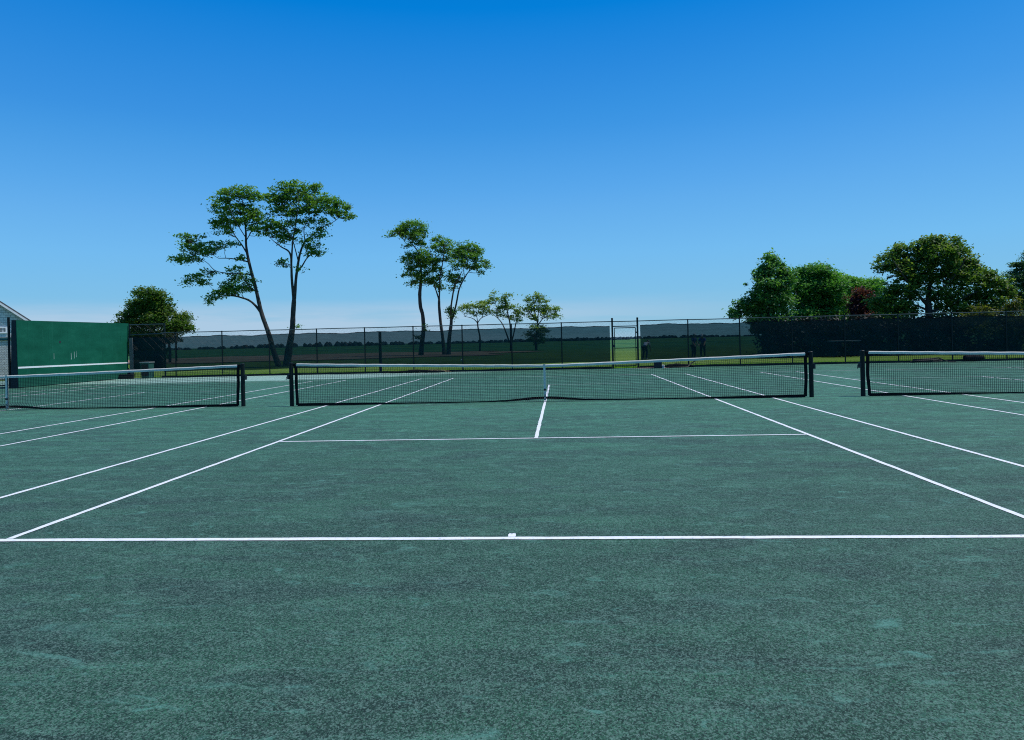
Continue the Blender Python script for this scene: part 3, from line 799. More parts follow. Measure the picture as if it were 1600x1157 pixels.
# ------------------------------------------------------------------ trees
def tree(name, label, cat, Y, conv, limbs, blobs, leaf, group=None, puff=.55, per=42, lsize=.20, dens=1.0, flat=.55, depth=.8, seed=1, twig=True, trunk_parts=True, bright=0., ysp=1.0, cover=9.0, swell=1.0):
    rd = random.Random(seed)
    u0, v0, sc = conv
    px = lambda x, y: (u0 + x / sc, v0 + y / sc)
    mpp = (Y - CAM.y) / F_PX / sc                      # metres per crop pixel at that distance
    base = at(*px(*limbs[0][0][:2]), Y); base.z = 0
    root = empty(name, base, label, cat, group)
    wood, skel = MB(), []
    for li, L in enumerate(limbs):
        pts, rad = [], []
        sw = 0 if li == 0 else rd.uniform(-1, 1) * depth * 1.1
        for k, (x, y, wd) in enumerate(L):
            t = k / max(1, len(L) - 1)
            p = at(*px(x, y), Y + (sw * t * (L[0][1] - L[-1][1] + 60) * mpp * .8 if li else 0)) - base
            pts.append(p); rad.append(max(.014, wd * mpp * .5))
        if li == 0:
            pts[0].z = -.1
            if pts[0].z > pts[1].z - .02: pts[0].z = pts[1].z - .3
        # smooth with catmull-rom
        P2, R2 = [], []
        for k in range(len(pts) - 1):
            p0, p1, p2, p3 = pts[max(k - 1, 0)], pts[k], pts[k + 1], pts[min(k + 2, len(pts) - 1)]
            for s in range(4):
                t = s / 4; t2, t3 = t * t, t * t * t
                P2.append(.5 * ((2 * p1) + (p2 - p0) * t + (2 * p0 - 5 * p1 + 4 * p2 - p3) * t2 + (3 * p1 - p0 - 3 * p2 + p3) * t3))
                R2.append((rad[k] * (1 - t) + rad[k + 1] * t) * rd.uniform(.94, 1.06))
        P2.append(pts[-1]); R2.append(rad[-1])
        wood.tube(P2, R2, 8 if li == 0 else 6); skel += P2[2:]
    lf = MB()
    for (bx, by, rx, ry) in blobs:
        rx *= swell; ry *= swell
        c = at(*px(bx, by), Y) - base; rx, rz = rx * mpp, ry * mpp; ryy = max(min(rx, rz * 1.6), .4) * ysp
        c.y += rd.uniform(-1, 1) * depth * rx * .7
        n = max(2, round(dens * cover * math.pi * rx * rz / (.3 * lsize * lsize) / per))
        for _ in range(n):
            while True:
                d = Vector((rd.uniform(-1, 1), rd.uniform(-1, 1), rd.uniform(-1, 1)))
                if d.length <= 1: break
            k_ = .95 + (rd.random() * min(.5, .5 / max(rx, rz)) if rd.random() < .3 else 0)
            pc_ = c + Vector((d.x * rx, d.y * ryy, d.z * rz)) * k_
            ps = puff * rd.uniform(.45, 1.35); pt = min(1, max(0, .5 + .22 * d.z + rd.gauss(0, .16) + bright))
            if twig and skel:
                near = min(skel[::2], key=lambda s: (s - pc_).length + max(0, s.z - pc_.z) * 1.5)
                if (near - pc_).length < 1.9 and rd.random() < .55:
                    midp = near.lerp(pc_, .55) + Vector((rd.uniform(-.1, .1), rd.uniform(-.1, .1), -.08))
                    wood.tube([near, midp, pc_], [.024, .016, .008], 3, False)
            for _ in range(max(4, int(per * rd.uniform(.7, 1.2)))):
                e_ = Vector((rd.gauss(0, .55), rd.gauss(0, .55), rd.gauss(0, .5)))
                q = pc_ + Vector((e_.x * ps, e_.y * ps, e_.z * ps * flat))
                nrm = Vector((rd.gauss(0, .8), rd.gauss(0, .8), 1)).normalized()
                a = nrm.orthogonal().normalized(); a.rotate(Matrix.Rotation(rd.uniform(0, 6.28), 3, nrm)); b = nrm.cross(a)
                s = lsize * rd.uniform(.6, 1.25)
                i0 = len(lf.v)
                lf.v += [tuple(q - a * s * .5), tuple(q + b * s * .30 - a * s * .05), tuple(q + a * s * .5 - nrm * s * .12), tuple(q - b * s * .30 - a * s * .05)]
                lf.f.append((i0, i0 + 1, i0 + 2, i0 + 3))
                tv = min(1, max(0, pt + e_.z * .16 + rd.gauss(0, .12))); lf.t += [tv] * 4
    wood.build('trunk', MT['bark'], root, smooth=True)
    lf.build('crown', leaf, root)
    return root

A = (240, 260, 3.403); B = (580, 330, 4.285); C_ = (1130, 380, 6.4); D_ = (1320, 360, 5.714); E_ = (170, 440, 7.23)
TALL = 'tall thin trees beyond the fence'
tree('locust_tree', 'tall tree leaning left with a ragged crown in several tiers, beyond the fence', 'tree', 35.0, A,
  [[(668, 1075, 36), (640, 990, 30), (612, 890, 27), (575, 785, 24), (548, 670, 20), (530, 600, 18), (505, 500, 16), (492, 420, 13), (490, 340, 10), (480, 250, 7), (470, 170, 4)],
   [(575, 785, 16), (545, 745, 14), (510, 715, 12), (470, 700, 9), (420, 690, 6), (350, 690, 3)], [(548, 670, 8), (510, 640, 6), (480, 600, 4), (450, 560, 3)],
   [(505, 510, 9), (470, 500, 7), (400, 490, 5), (345, 490, 3)], [(500, 470, 9), (470, 420, 8), (440, 380, 6), (410, 330, 5), (380, 290, 3)],
   [(522, 575, 8), (440, 572, 6), (360, 565, 5), (320, 550, 4), (280, 510, 3), (200, 470, 2)], [(490, 400, 6), (530, 330, 4), (560, 270, 3)], [(490, 380, 5), (440, 300, 4), (400, 220, 3)], [(345, 490, 3), (280, 450, 2), (210, 410, 2)]],
  [(470, 140, 80, 32), (400, 165, 60, 32), (520, 165, 50, 36), (340, 210, 60, 34), (420, 230, 66, 40), (500, 240, 58, 45), (330, 290, 52, 30), (400, 300, 56, 36), (470, 310, 56, 28), (540, 270, 40, 40), (360, 345, 38, 22), (555, 335, 32, 26),
   (215, 380, 60, 26), (170, 430, 48, 28), (235, 435, 60, 30), (140, 505, 45, 22), (210, 490, 58, 25), (285, 450, 48, 30), (330, 420, 36, 22), (400, 410, 46, 14),
   (200, 595, 42, 22), (255, 600, 36, 32), (180, 615, 22, 15), (290, 560, 30, 18), (420, 545, 36, 18), (440, 590, 52, 26), (500, 600, 32, 34), (390, 630, 50, 26), (345, 675, 56, 24), (315, 712, 34, 22), (430, 660, 56, 24), (470, 650, 46, 22), (512, 650, 22, 26), (465, 480, 22, 20)],
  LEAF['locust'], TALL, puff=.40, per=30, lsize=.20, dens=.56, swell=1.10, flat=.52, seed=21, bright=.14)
tree('locust_tree', 'tallest tree, forked and upright with a broad spreading crown, right of the leaning tree', 'tree', 34.2, A,
  [[(706, 1075, 48), (722, 960, 40), (737, 870, 31), (742, 780, 27), (746, 720, 25), (748, 690, 22)],
   [(744, 700, 17), (735, 600, 14), (733, 540, 13), (730, 480, 11), (715, 450, 9), (680, 430, 7), (640, 400, 4)],
   [(750, 700, 19), (757, 600, 16), (768, 520, 14), (780, 460, 12), (805, 400, 9), (850, 365, 7), (890, 330, 5), (950, 300, 4), (985, 275, 3)],
   [(765, 560, 9), (790, 530, 8), (815, 490, 6), (850, 460, 4), (880, 430, 3)], [(733, 540, 9), (738, 420, 9), (750, 340, 7), (760, 280, 5), (770, 200, 3)],
   [(768, 500, 7), (750, 430, 6), (735, 380, 4), (700, 330, 3)], [(805, 400, 7), (800, 330, 5), (825, 280, 4), (830, 220, 3)], [(750, 340, 5), (710, 280, 4), (670, 220, 3)], [(733, 530, 5), (715, 520, 4), (695, 515, 2)], [(640, 400, 4), (610, 370, 3), (590, 340, 2)]],
  [(720, 112, 70, 28), (780, 118, 80, 32), (690, 150, 60, 32), (850, 120, 38, 28), (650, 180, 48, 36), (740, 180, 80, 36), (830, 180, 58, 36), (645, 235, 38, 28), (720, 240, 60, 32), (800, 240, 60, 26), (900, 190, 44, 30), (880, 230, 58, 32), (950, 190, 48, 36), (1000, 222, 48, 36), (1032, 262, 32, 32), (970, 250, 48, 22),
   (640, 310, 58, 26), (590, 340, 48, 20), (640, 360, 48, 20), (700, 320, 56, 30), (720, 370, 54, 26), (690, 390, 36, 20), (770, 310, 36, 34), (870, 300, 58, 30), (880, 370, 42, 22), (850, 412, 52, 26), (870, 450, 38, 22), (822, 452, 34, 22), (695, 515, 28, 20), (785, 545, 10, 14), (752, 850, 12, 14)],
  LEAF['locust'], TALL, puff=.40, per=30, lsize=.20, dens=.56, swell=1.10, flat=.52, seed=22, bright=.14)
tree('locust_tree', 'thick stemmed tree with a flat topped crown, left one of the trio of tall trees', 'tree', 66.0, B,
  [[(333, 985, 36), (340, 880, 32), (350, 800, 28), (345, 700, 26), (330, 640, 24), (325, 560, 24), (330, 500, 20), (335, 430, 14), (330, 360, 12), (320, 290, 9), (290, 240, 7), (250, 190, 4)],
   [(335, 480, 8), (290, 470, 5), (265, 480, 3)], [(330, 400, 8), (260, 400, 5), (230, 420, 3)], [(330, 380, 8), (380, 320, 6), (400, 260, 4)], [(320, 290, 6), (340, 200, 4), (330, 120, 3)], [(250, 190, 4), (200, 160, 3), (150, 145, 2)]],
  [(280, 100, 68, 28), (330, 115, 50, 35), (230, 112, 58, 28), (150, 145, 38, 20), (200, 140, 48, 28), (250, 160, 58, 32), (320, 160, 55, 36), (290, 200, 48, 26), (340, 210, 38, 26), (240, 232, 22, 12), (260, 300, 38, 22), (240, 330, 42, 22), (300, 300, 58, 32), (360, 290, 48, 36), (340, 350, 68, 36), (280, 370, 58, 32), (250, 425, 36, 20), (320, 420, 58, 32), (400, 340, 48, 40), (400, 400, 48, 36), (350, 460, 58, 32), (280, 485, 32, 20), (385, 465, 44, 30), (365, 775, 16, 18), (318, 848, 18, 18)],
  LEAF['locust'], TALL, puff=.52, per=28, lsize=.26, dens=.62, swell=1.08, flat=.55, seed=23, bright=.14)
tree('locust_tree', 'slender tree with thin forked stem, middle one of the trio of tall trees', 'tree', 66.5, B,
  [[(490, 985, 28), (480, 860, 22), (465, 750, 20), (455, 640, 18), (455, 590, 15)], [(455, 600, 11), (440, 550, 10), (420, 490, 7), (410, 440, 4)], [(455, 600, 12), (458, 520, 11), (460, 440, 9), (475, 370, 7), (485, 300, 6), (490, 240, 4)]],
  [(440, 190, 42, 30), (500, 220, 42, 26), (440, 240, 46, 30), (520, 250, 28, 18), (480, 280, 38, 26), (512, 312, 28, 28), (440, 330, 36, 36), (460, 400, 26, 36), (430, 450, 36, 30), (470, 505, 18, 22), (440, 500, 22, 22)],
  LEAF['locust'], TALL, puff=.52, per=28, lsize=.26, dens=.62, swell=1.08, flat=.55, seed=24, bright=.14)
tree('locust_tree', 'tree forking into two stems with a round crown, right one of the tall trio', 'tree', 65.5, B,
  [[(518, 985, 32), (522, 860, 26), (535, 760, 22), (537, 700, 18)], [(536, 720, 14), (533, 660, 12), (545, 570, 11), (560, 500, 9), (590, 440, 6), (610, 400, 4)],
   [(538, 730, 15), (550, 700, 14), (570, 620, 13), (590, 520, 11), (625, 450, 9), (650, 410, 7), (690, 380, 5), (740, 370, 3)], [(625, 450, 6), (620, 380, 5), (640, 300, 4), (640, 240, 3)], [(650, 410, 5), (690, 330, 4), (700, 280, 3)]],
  [(630, 230, 58, 32), (580, 260, 48, 32), (680, 250, 52, 32), (718, 282, 32, 26), (560, 300, 38, 32), (620, 300, 58, 36), (690, 310, 48, 32), (600, 360, 56, 32), (660, 370, 56, 26), (710, 370, 38, 26), (760, 340, 32, 22), (770, 370, 22, 18), (740, 410, 28, 12), (560, 420, 38, 26), (540, 470, 32, 26), (580, 460, 32, 32), (540, 512, 28, 16), (545, 680, 26, 32), (525, 660, 18, 18), (530, 705, 18, 18)],
  LEAF['locust'], TALL, puff=.52, per=28, lsize=.26, dens=.62, swell=1.08, flat=.55, seed=25, bright=.14)
SMALL = 'small scrubby trees beyond the fence'
tree('small_tree', 'small umbrella shaped tree on one thin stem, left one of the three low trees', 'tree', 88.0, B,
  [[(727, 955, 14), (728, 850, 12), (715, 780, 10), (712, 740, 9)], [(712, 750, 8), (680, 720, 5), (620, 705, 2)], [(712, 750, 8), (740, 715, 5), (800, 690, 3)], [(712, 740, 6), (705, 690, 3), (700, 640, 2)], [(740, 715, 4), (755, 660, 2)]],
  [(640, 640, 46, 20), (700, 640, 50, 22), (750, 640, 46, 26), (780, 670, 38, 26), (720, 680, 48, 20), (660, 676, 38, 16), (615, 655, 28, 16), (740, 610, 38, 13)],
  LEAF['sparse'], SMALL, puff=.62, per=20, lsize=.30, dens=.50, flat=.5, seed=31)
tree('small_tree', 'small spreading tree on two dark stems, middle one of the three low trees', 'tree', 88.5, B,
  [[(936, 955, 16), (935, 860, 13), (930, 760, 10), (915, 690, 8), (900, 620, 6), (890, 580, 3)], [(925, 880, 11), (905, 820, 10), (880, 760, 8), (850, 720, 6), (800, 680, 3)], [(938, 880, 11), (950, 840, 10), (965, 770, 8), (975, 720, 5), (985, 680, 3)], [(850, 720, 5), (835, 640, 3), (822, 560, 2)]],
  [(820, 580, 40, 20), (825, 545, 10, 14), (800, 610, 32, 16), (910, 570, 38, 18), (880, 600, 42, 22), (860, 640, 42, 26), (920, 640, 32, 32), (960, 660, 38, 30), (1000, 690, 32, 22), (940, 710, 36, 26), (870, 690, 32, 20), (985, 730, 28, 16), (840, 680, 22, 16)],
  LEAF['sparse'], SMALL, puff=.60, per=22, lsize=.30, dens=.55, flat=.55, seed=32)
tree('small_tree', 'small bushy tree with leaves down to the ground, right one of the three low trees', 'tree', 88.0, B,
  [[(1105, 955, 18), (1105, 840, 16), (1115, 760, 12), (1100, 700, 8), (1090, 620, 5), (1080, 570, 3)], [(1115, 770, 9), (1150, 720, 6), (1200, 700, 4), (1245, 670, 2)], [(1115, 770, 8), (1120, 650, 5), (1130, 560, 2)], [(1100, 720, 6), (1060, 680, 4), (1040, 640, 2)]],
  [(1060, 590, 28, 26), (1120, 570, 42, 22), (1150, 600, 42, 22), (1090, 630, 46, 26), (1050, 660, 32, 26), (1130, 660, 54, 26), (1180, 650, 42, 22), (1230, 660, 38, 22), (1220, 700, 42, 22), (1160, 700, 42, 22), (1080, 710, 38, 22), (1100, 785, 60, 26), (1110, 850, 62, 46), (1060, 840, 30, 40), (1150, 810, 40, 34)],
  LEAF['sparse'], SMALL, puff=.60, per=22, lsize=.30, dens=.60, flat=.55, seed=33)
tree('maple_tree', 'dense rounded tree with rusty tinged leaves rising behind the practice wall', 'tree', 55.0, E_,
  [[(690, 900, 34), (690, 780, 30), (660, 640, 26), (600, 480, 20), (520, 320, 12)], [(765, 900, 22), (760, 760, 20), (770, 600, 14), (800, 480, 8)], [(640, 600, 16), (480, 500, 12), (340, 420, 6)]],
  [(480, 140, 165, 62), (320, 260, 170, 80), (560, 230, 145, 85), (240, 370, 130, 75), (420, 350, 160, 80), (610, 330, 110, 70), (560, 430, 160, 70), (780, 415, 105, 65), (800, 490, 125, 65), (700, 540, 130, 60), (900, 535, 60, 35), (400, 470, 180, 60), (250, 470, 120, 70), (720, 640, 90, 40), (350, 600, 200, 90), (520, 650, 150, 80), (300, 760, 190, 90), (480, 820, 170, 90)],
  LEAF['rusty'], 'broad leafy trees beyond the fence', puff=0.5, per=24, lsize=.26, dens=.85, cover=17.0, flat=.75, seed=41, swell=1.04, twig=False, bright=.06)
BROAD = 'broad leafy trees beyond the fence'
tree('maple_tree', 'dark pointed tree standing at the left end of the leafy row on the right', 'tree', 31.0, C_,
  [[(470, 1120, 50), (470, 900, 44), (465, 700, 36), (470, 500, 28), (470, 300, 14), (460, 130, 5)], [(470, 760, 16), (330, 680, 12), (200, 620, 7), (110, 720, 3)], [(470, 700, 14), (620, 600, 9), (680, 520, 4)], [(468, 560, 12), (380, 440, 7), (330, 330, 3)]],
  [(460, 130, 38, 38), (500, 190, 58, 50), (400, 230, 66, 56), (560, 215, 36, 46), (480, 290, 125, 66), (620, 310, 66, 60), (370, 330, 76, 60), (600, 370, 110, 70), (400, 440, 135, 80), (560, 460, 120, 80), (325, 530, 85, 60), (450, 560, 150, 80), (590, 600, 110, 80), (205, 610, 85, 45), (280, 660, 115, 56), (160, 690, 76, 46), (100, 742, 36, 22), (400, 680, 150, 60), (560, 700, 140, 60), (330, 770, 95, 46), (460, 800, 150, 80), (480, 920, 130, 80), (330, 860, 60, 40), (500, 1010, 120, 60)],
  LEAF['bluegreen'], BROAD, puff=0.3, per=24, lsize=0.21, dens=.62, cover=17.0, flat=.75, seed=51, swell=1.06, twig=False)
tree('maple_tree', 'rounded fresh green tree next to the dark pointed tree', 'tree', 41.0, C_,
  [[(900, 1060, 50), (900, 860, 44), (905, 650, 34), (910, 420, 18), (930, 270, 8)], [(900, 760, 20), (780, 600, 14), (720, 480, 6)], [(902, 700, 20), (1040, 560, 14), (1130, 450, 6)]],
  [(900, 285, 140, 46), (985, 245, 36, 26), (870, 240, 18, 12), (800, 330, 110, 66), (1000, 350, 140, 66), (760, 450, 105, 86), (900, 450, 150, 86), (1060, 440, 130, 86), (800, 600, 130, 96), (960, 590, 150, 96), (1110, 560, 110, 86), (780, 740, 150, 80), (950, 760, 170, 90), (1100, 720, 120, 80), (880, 900, 220, 80)],
  LEAF['green'], BROAD, puff=0.4, per=24, lsize=0.21, dens=.70, cover=17.0, flat=.75, seed=52, swell=1.15, twig=False, bright=-.10)
tree('maple_tree', 'wide low bright green tree in the dip between rounded and biggest tree', 'tree', 50.0, C_,
  [[(1300, 1000, 46), (1300, 820, 40), (1290, 640, 26), (1260, 460, 10)], [(1300, 700, 18), (1420, 560, 12), (1500, 450, 5)]],
  [(1130, 370, 110, 46), (1080, 310, 46, 26), (1220, 390, 110, 46), (1300, 420, 110, 46), (1420, 420, 110, 40), (1520, 400, 80, 36), (1200, 480, 140, 60), (1340, 510, 140, 60), (1480, 480, 110, 60), (1220, 620, 140, 80), (1380, 640, 150, 80), (1300, 760, 220, 80), (1500, 640, 100, 90)],
  LEAF['green'], BROAD, puff=0.44, per=24, lsize=0.23, dens=.75, cover=17.0, flat=.75, seed=53, swell=1.15, twig=False, bright=.14)
tree('plum_tree', 'small dark purple leaved tree in front of the bright green one', 'tree', 37.0, C_,
  [[(1390, 1080, 34), (1390, 860, 28), (1390, 680, 18), (1395, 540, 8)], [(1390, 760, 12), (1340, 660, 6)]],
  [(1400, 515, 76, 50), (1375, 590, 86, 66), (1340, 670, 66, 50), (1455, 540, 66, 46), (1440, 630, 70, 60), (1380, 740, 100, 60), (1400, 850, 110, 60)],
  LEAF['purple'], BROAD, puff=0.34, per=24, lsize=0.19, dens=.85, cover=17.0, flat=.75, seed=54, swell=1.05, twig=False)
tree('maple_tree', 'biggest tree, broad domed and dark olive with sky glints, near the right edge', 'tree', 31.5, D_,
  [[(755, 1000, 76), (755, 860, 66), (750, 720, 58), (745, 600, 44), (770, 420, 26), (800, 220, 10)], [(748, 680, 30), (640, 560, 22), (520, 400, 14), (430, 270, 6)], [(750, 640, 30), (900, 500, 22), (1030, 340, 14), (1080, 240, 6)], [(752, 740, 24), (980, 640, 18), (1200, 540, 10), (1340, 470, 5)], [(750, 720, 20), (600, 660, 14), (420, 640, 7)]],
  [(850, 110, 155, 54), (705, 150, 125, 56), (955, 145, 85, 50), (510, 185, 76, 56), (425, 240, 86, 56), (620, 230, 120, 66), (345, 320, 74, 56), (480, 320, 115, 66), (800, 230, 165, 86), (1000, 225, 90, 76), (700, 330, 150, 76), (900, 340, 155, 86), (1080, 300, 85, 76), (1150, 340, 80, 56), (560, 430, 145, 66), (760, 440, 150, 76), (1000, 440, 150, 76), (1180, 410, 120, 56), (1275, 400, 55, 36), (1290, 465, 110, 50), (1410, 490, 70, 46), (1240, 545, 145, 66), (1420, 560, 66, 56), (410, 540, 85, 56), (520, 560, 140, 70), (335, 620, 86, 46), (860, 570, 150, 70), (1080, 600, 120, 56), (440, 680, 130, 50), (285, 680, 56, 36), (920, 680, 120, 40), (1300, 650, 120, 56), (1120, 690, 100, 50), (560, 640, 60, 40), (420, 705, 110, 50), (600, 715, 100, 50), (1010, 700, 110, 50), (1210, 715, 110, 50), (1370, 690, 80, 50), (250, 640, 40, 30), (1480, 560, 60, 50), (400, 800, 190, 80), (1180, 800, 220, 80), (880, 800, 140, 70)],
  LEAF['maple'], BROAD, puff=0.32, per=24, lsize=0.21, dens=.52, cover=17.0, flat=.75, seed=55, swell=1.05, twig=False, bright=.02)
tree('pine_tree', 'dark ragged conifer cut off by the right edge', 'tree', 37.0, D_,
  [[(1640, 1000, 46), (1640, 760, 40), (1640, 560, 30), (1650, 380, 16), (1655, 240, 5)], [(1640, 560, 10), (1540, 470, 6), (1480, 420, 3)], [(1645, 420, 9), (1570, 330, 5), (1520, 290, 3)], [(1640, 650, 9), (1560, 580, 5), (1500, 550, 3)]],
  [(1640, 215, 46, 30), (1590, 300, 70, 36), (1660, 310, 80, 50), (1580, 385, 86, 46), (1500, 425, 56, 30), (1570, 470, 80, 50), (1660, 460, 100, 60), (1590, 560, 80, 50), (1530, 560, 40, 26), (1660, 620, 110, 60), (1580, 680, 90, 60), (1640, 800, 130, 80)],
  LEAF['conifer'], BROAD, puff=.45, per=60, lsize=.15, dens=.62, cover=17.0, flat=.35, seed=56, swell=1.05, twig=False)

def shrub(label, Y, conv, blobs, leaf, seed, dens=.7, name='shrub', group='shrubs outside the right windscreen', puff=.36, lsize=.15):
    b = blobs[0]
    return tree(name, label, 'shrub', Y, conv, [[(b[0], b[1] + b[3] * 1.6, 16), (b[0], b[1] + b[3] * .6, 12), (b[0] - 4, b[1], 6)]], blobs, leaf, group, puff=puff, per=44, lsize=lsize, dens=dens, flat=.6, seed=seed, twig=False)
shrub('yellow green shrub with the brightest leaves, above the fence rail at the right edge', 28.2, D_, [(1490, 655, 56, 50), (1520, 700, 60, 40), (1440, 730, 60, 40), (1500, 800, 110, 60), (1480, 900, 110, 60)], LEAF['yellow'], 61)
shrub('low yellow green shrub peeping over the windscreen below the biggest tree', 28.4, D_, [(1205, 700, 56, 36), (1240, 745, 66, 30), (1120, 760, 66, 24), (1190, 820, 120, 50), (1180, 900, 120, 50)], LEAF['yellow'], 62, dens=.55)
for k, (x, lab) in enumerate(((560, 'added shade-dark hedge bush behind the windscreen below the pointed tree'), (840, 'added shade-dark hedge bush behind the windscreen below the rounded green tree'), (1130, 'added shade-dark hedge bush behind the windscreen between rounded and purple tree'), (1420, 'added shade-dark hedge bush behind the windscreen below the purple tree'))):  # bushes added to darken the deep shade under the trees
    shrub(lab, 30.2 + .4 * (k % 2), C_, [(x, 800, 150, 40), (x - 60, 880, 140, 70), (x + 70, 900, 140, 70), (x, 1000, 170, 80), (x, 1100, 175, 80)], LEAF['hedge'], 70 + k, dens=.9, puff=.55, lsize=.24)
for k, (x, lab) in enumerate(((420, 'added shade-dark hedge bush behind the windscreen under the biggest tree, left side'), (760, 'added shade-dark hedge bush behind the windscreen at the foot of the biggest tree'), (1010, 'added shade-dark hedge bush behind the windscreen right of the biggest tree foot'), (1420, 'added shade-dark hedge bush behind the windscreen close to the right edge'))):  # more added bushes, filling the shade below the biggest tree
    shrub(lab, 30.4 + .4 * (k % 2), D_, [(x, 815, 150, 30), (x - 60, 870, 140, 60), (x + 70, 880, 140, 60), (x, 980, 185, 80), (x, 1080, 185, 80)], LEAF['hedge'], 80 + k, dens=.9, puff=.55, lsize=.24)

# ------------------------------------------------------------------ table behind the right windscreen
tY = 28.6
tb0, tb1 = at(1295, 533, tY), at(1342, 532, tY)
tl = empty('picnic_table', ((tb0.x + tb1.x) / 2, tY, 0), 'long pale topped table behind the dark windscreen between middle and right nets', 'table')
wd = tb1.x - tb0.x; hz = tb0.z
for sg in (-1, 1):
    MB().box((sg * wd / 4, 0, hz - .025), (wd / 2 - .03, .75, .05)).build('tabletop', MT['tabletop'], tl, bevel=.006)
for sx in (-1, 1):
    for sy in (-1, 1):
        MB().box((sx * (wd / 2 - .18), sy * .28, (hz - .05) / 2), (.08, .08, hz - .05)).build('leg', MT['darkface'], tl)
MB().box((0, 0, hz * .45), (wd - .5, .5, .05)).build('lower_shelf', MT['darkface'], tl)

# ------------------------------------------------------------------ golfers seen through the windscreen
def skin_mesh(name, verts, edges, mat, parent, sub=1):
    me = bpy.data.meshes.new(name); me.from_pydata([v[:3] for v in verts], edges, []); me.update()
    o = bpy.data.objects.new(name, me); COL.objects.link(o); o.parent = parent
    o.modifiers.new('skin', 'SKIN')
    if not me.skin_vertices: me.skin_vertices.new() if hasattr(me.skin_vertices, 'new') else None
    bm = bmesh.new(); bm.from_mesh(me); lay = bm.verts.layers.skin.verify(); bm.verts.ensure_lookup_table()
    for i, v in enumerate(verts):
        r = v[3]; bm.verts[i][lay].radius = (r, v[4] if len(v) > 4 else r); bm.verts[i][lay].use_root = i == 0
    bm.to_mesh(me); bm.free()
    o.modifiers['skin'].use_smooth_shade = True
    s = o.modifiers.new('sub', 'SUBSURF'); s.levels = sub; s.render_levels = sub
    me.materials.append(mat); return o
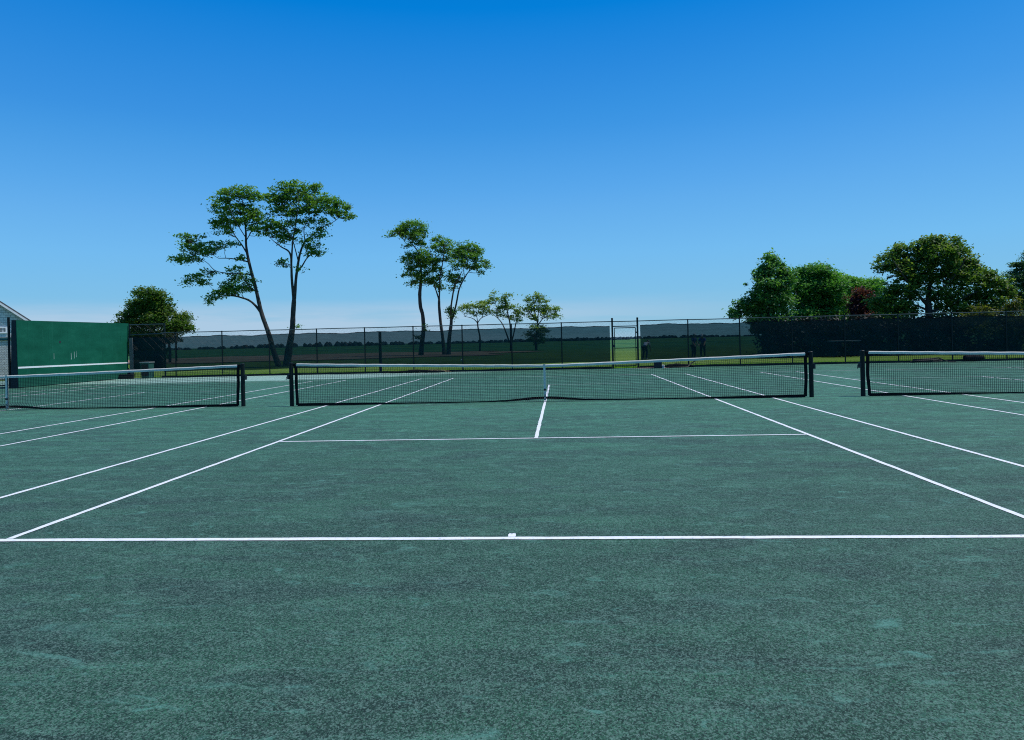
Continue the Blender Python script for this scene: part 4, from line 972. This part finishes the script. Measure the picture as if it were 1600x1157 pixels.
def person(loc, rz, label, shirt, bend, arm, cap=True):
    root = empty('person', loc, label, 'person', 'golfers beyond the windscreen', rz)
    hip = Vector((0, 0, .93)); b = R(bend)
    up = Vector((0, -math.sin(b), math.cos(b))); fwd = Vector((0, -math.cos(b), -math.sin(b)))
    sp = lambda k, f=0: hip + up * k + fwd * f
    V, E = [], []
    def add(p, r, par=None, r2=None):
        V.append((p.x, p.y, p.z, r, r2 or r)); i = len(V) - 1
        if par is not None: E.append((par, i))
        return i
    pel = add(hip, .14, None, .11); wst = add(sp(.20), .125, pel, .10); ch = add(sp(.40), .155, wst, .11); nk = add(sp(.54), .06, ch); hb = add(sp(.62, .02), .075, nk)
    hd = add(sp(.70, .03), .088, hb, .095); add(sp(.79, .02), .07, hd); add(sp(.68, .115), .018, hd); 
    arms, legs = [], []
    for sg in (-1, 1):
        sh = add(sp(.47) + Vector((sg * .18, 0, 0)), .062, ch)
        d = Vector((sg * .04, -math.sin(R(arm)), -math.cos(R(arm))))
        el = add(Vector(V[sh][:3]) + d * .29 + Vector((sg * .03, .02, 0)), .043, sh); d2 = Vector((-sg * .14, -math.sin(R(arm + 22)), -math.cos(R(arm + 22)))).normalized()
        wr = add(Vector(V[el][:3]) + d2 * .25, .028, el); pm = add(Vector(V[wr][:3]) + d2 * .075, .038, wr, .020)
        for k in range(4):
            o_ = Vector(((k - 1.5) * .019, 0, 0)); f1 = add(Vector(V[pm][:3]) + o_ + d2 * .05, .009, pm); add(Vector(V[f1][:3]) + (d2 + Vector((0, .35, 0))).normalized() * (.03, .042, .046, .038)[k], .008, f1)
        th = add(Vector(V[wr][:3]) + d2 * .05 + Vector((-sg * .045, -.02, 0)), .010, pm); add(Vector(V[th][:3]) + d2 * .035, .009, th)
        arms.append((sh, el))
        hp = add(hip + Vector((sg * .10, 0, -.06)), .10, pel); kn = add(Vector((sg * .12, -.03 - .10 * math.sin(b), .49)), .065, hp); an = add(Vector((sg * .13, .03, .09)), .042, kn); toe = add(Vector((sg * .15, -.15, .035)), .036, an)
        legs.append((hp, kn, an, toe))
    skin_mesh('body', V, E, MT['skin'], root)
    grow = lambda i, k: (*V[i][:3], V[i][3] * k + .006, V[i][4] * k + .006)
    sv = [grow(wst, 1.12), grow(ch, 1.08), grow(pel, 1.08)]; se = [(0, 1), (0, 2)]
    for sh, el in arms:
        a = Vector(V[sh][:3]); c = a.lerp(Vector(V[el][:3]), .75); sv.append(grow(sh, 1.15)); se.append((1, len(sv) - 1)); sv.append((c.x, c.y, c.z, .066, .066)); se.append((len(sv) - 2, len(sv) - 1))
    skin_mesh('shirt', sv, se, shirt, root)
    tv = [grow(pel, 1.10)]; te = []
    for hp, kn, an, toe in legs:
        for j, i in enumerate((hp, kn, an)):
            tv.append(grow(i, 1.18)); te.append((0 if j == 0 else len(tv) - 2, len(tv) - 1))
    skin_mesh('trousers', tv, te, MT['trousers'], root)
    for hp, kn, an, toe in legs:
        t_ = V[toe]; skin_mesh('shoe', [(t_[0], .05, .04, .048), (t_[0], -.05, .045, .048), (t_[0], -.17, .03, .04)], [(0, 1), (1, 2)], MT['capcloth'], root)
    h = Vector(V[hd][:3]); 
    m = MB()
    top_ = h + up * .03
    m.tube([top_ - fwd * .02, top_ + up * .05 - fwd * .01, top_ + up * .10, top_ + up * .118], [.100, .098, .062, .01], 14)
    m.prism([top_ + fwd * .06 + Vector((-.075, 0, 0)), top_ + fwd * .06 + Vector((.075, 0, 0)), top_ + fwd * .17 + Vector((.05, 0, 0)), top_ + fwd * .17 + Vector((-.05, 0, 0))], up * .012)
    m.build('cap', MT['capcloth'], root, smooth=True)
    hv = h - fwd * .055 - up * .01
    MB().tube([hv - up * .06, hv - up * .02, hv + up * .04], [.05, .075, .08], 10).build('hair', MT['hair'], root, smooth=True)
    for sg in (-1, 1):
        e0 = h + fwd * .088 + Vector((sg * .034, 0, 0)) + up * .005
        MB().tube([e0, e0 + fwd * .008], [.011, .006], 8).build('eye', MT['hair'], root)
    return root
def gp(u, Y): return (gx(u, Y), Y, -.02)
person(gp(1007, 33.0), R(150), 'person in a white top bending over on the grass just right of the gate', MT['shirtwhite'], 62, 12)
person(gp(1083.5, 32.5), R(40), 'person in a pale cap and dark navy top standing upright, left one of the pair', MT['shirtnavy'], 6, 18)
person(gp(1098, 33.5), R(-20), 'person in a bright blue top stooping slightly, right one of the pair', MT['shirtblue'], 22, 30)
for u, v, Y, lab in ((1088.7, 554.5, 30.0, 'tiny white marker ball on the grass near the standing pair'), (721, 561, 38.0, 'tiny white marker ball on the grass behind the left windscreen')):
    p = at(u, v, Y)
    m = MB().tube([(0, 0, -.09), (0, 0, -.07), (0, 0, 0), (0, 0, .07), (0, 0, .09)], [.02, .065, .09, .065, .02], 10)
    o = m.build('tee_marker', MT['white'], smooth=True); o.location = (p.x, p.y, .07); tag(o, lab, 'marker', 'white tee markers')

# ------------------------------------------------------------------ render settings
S.render.engine = 'CYCLES'
S.cycles.filter_width = 1.1
S.cycles.use_denoising = False
S.cycles.transparent_max_bounces = 16
S.cycles.max_bounces = 6
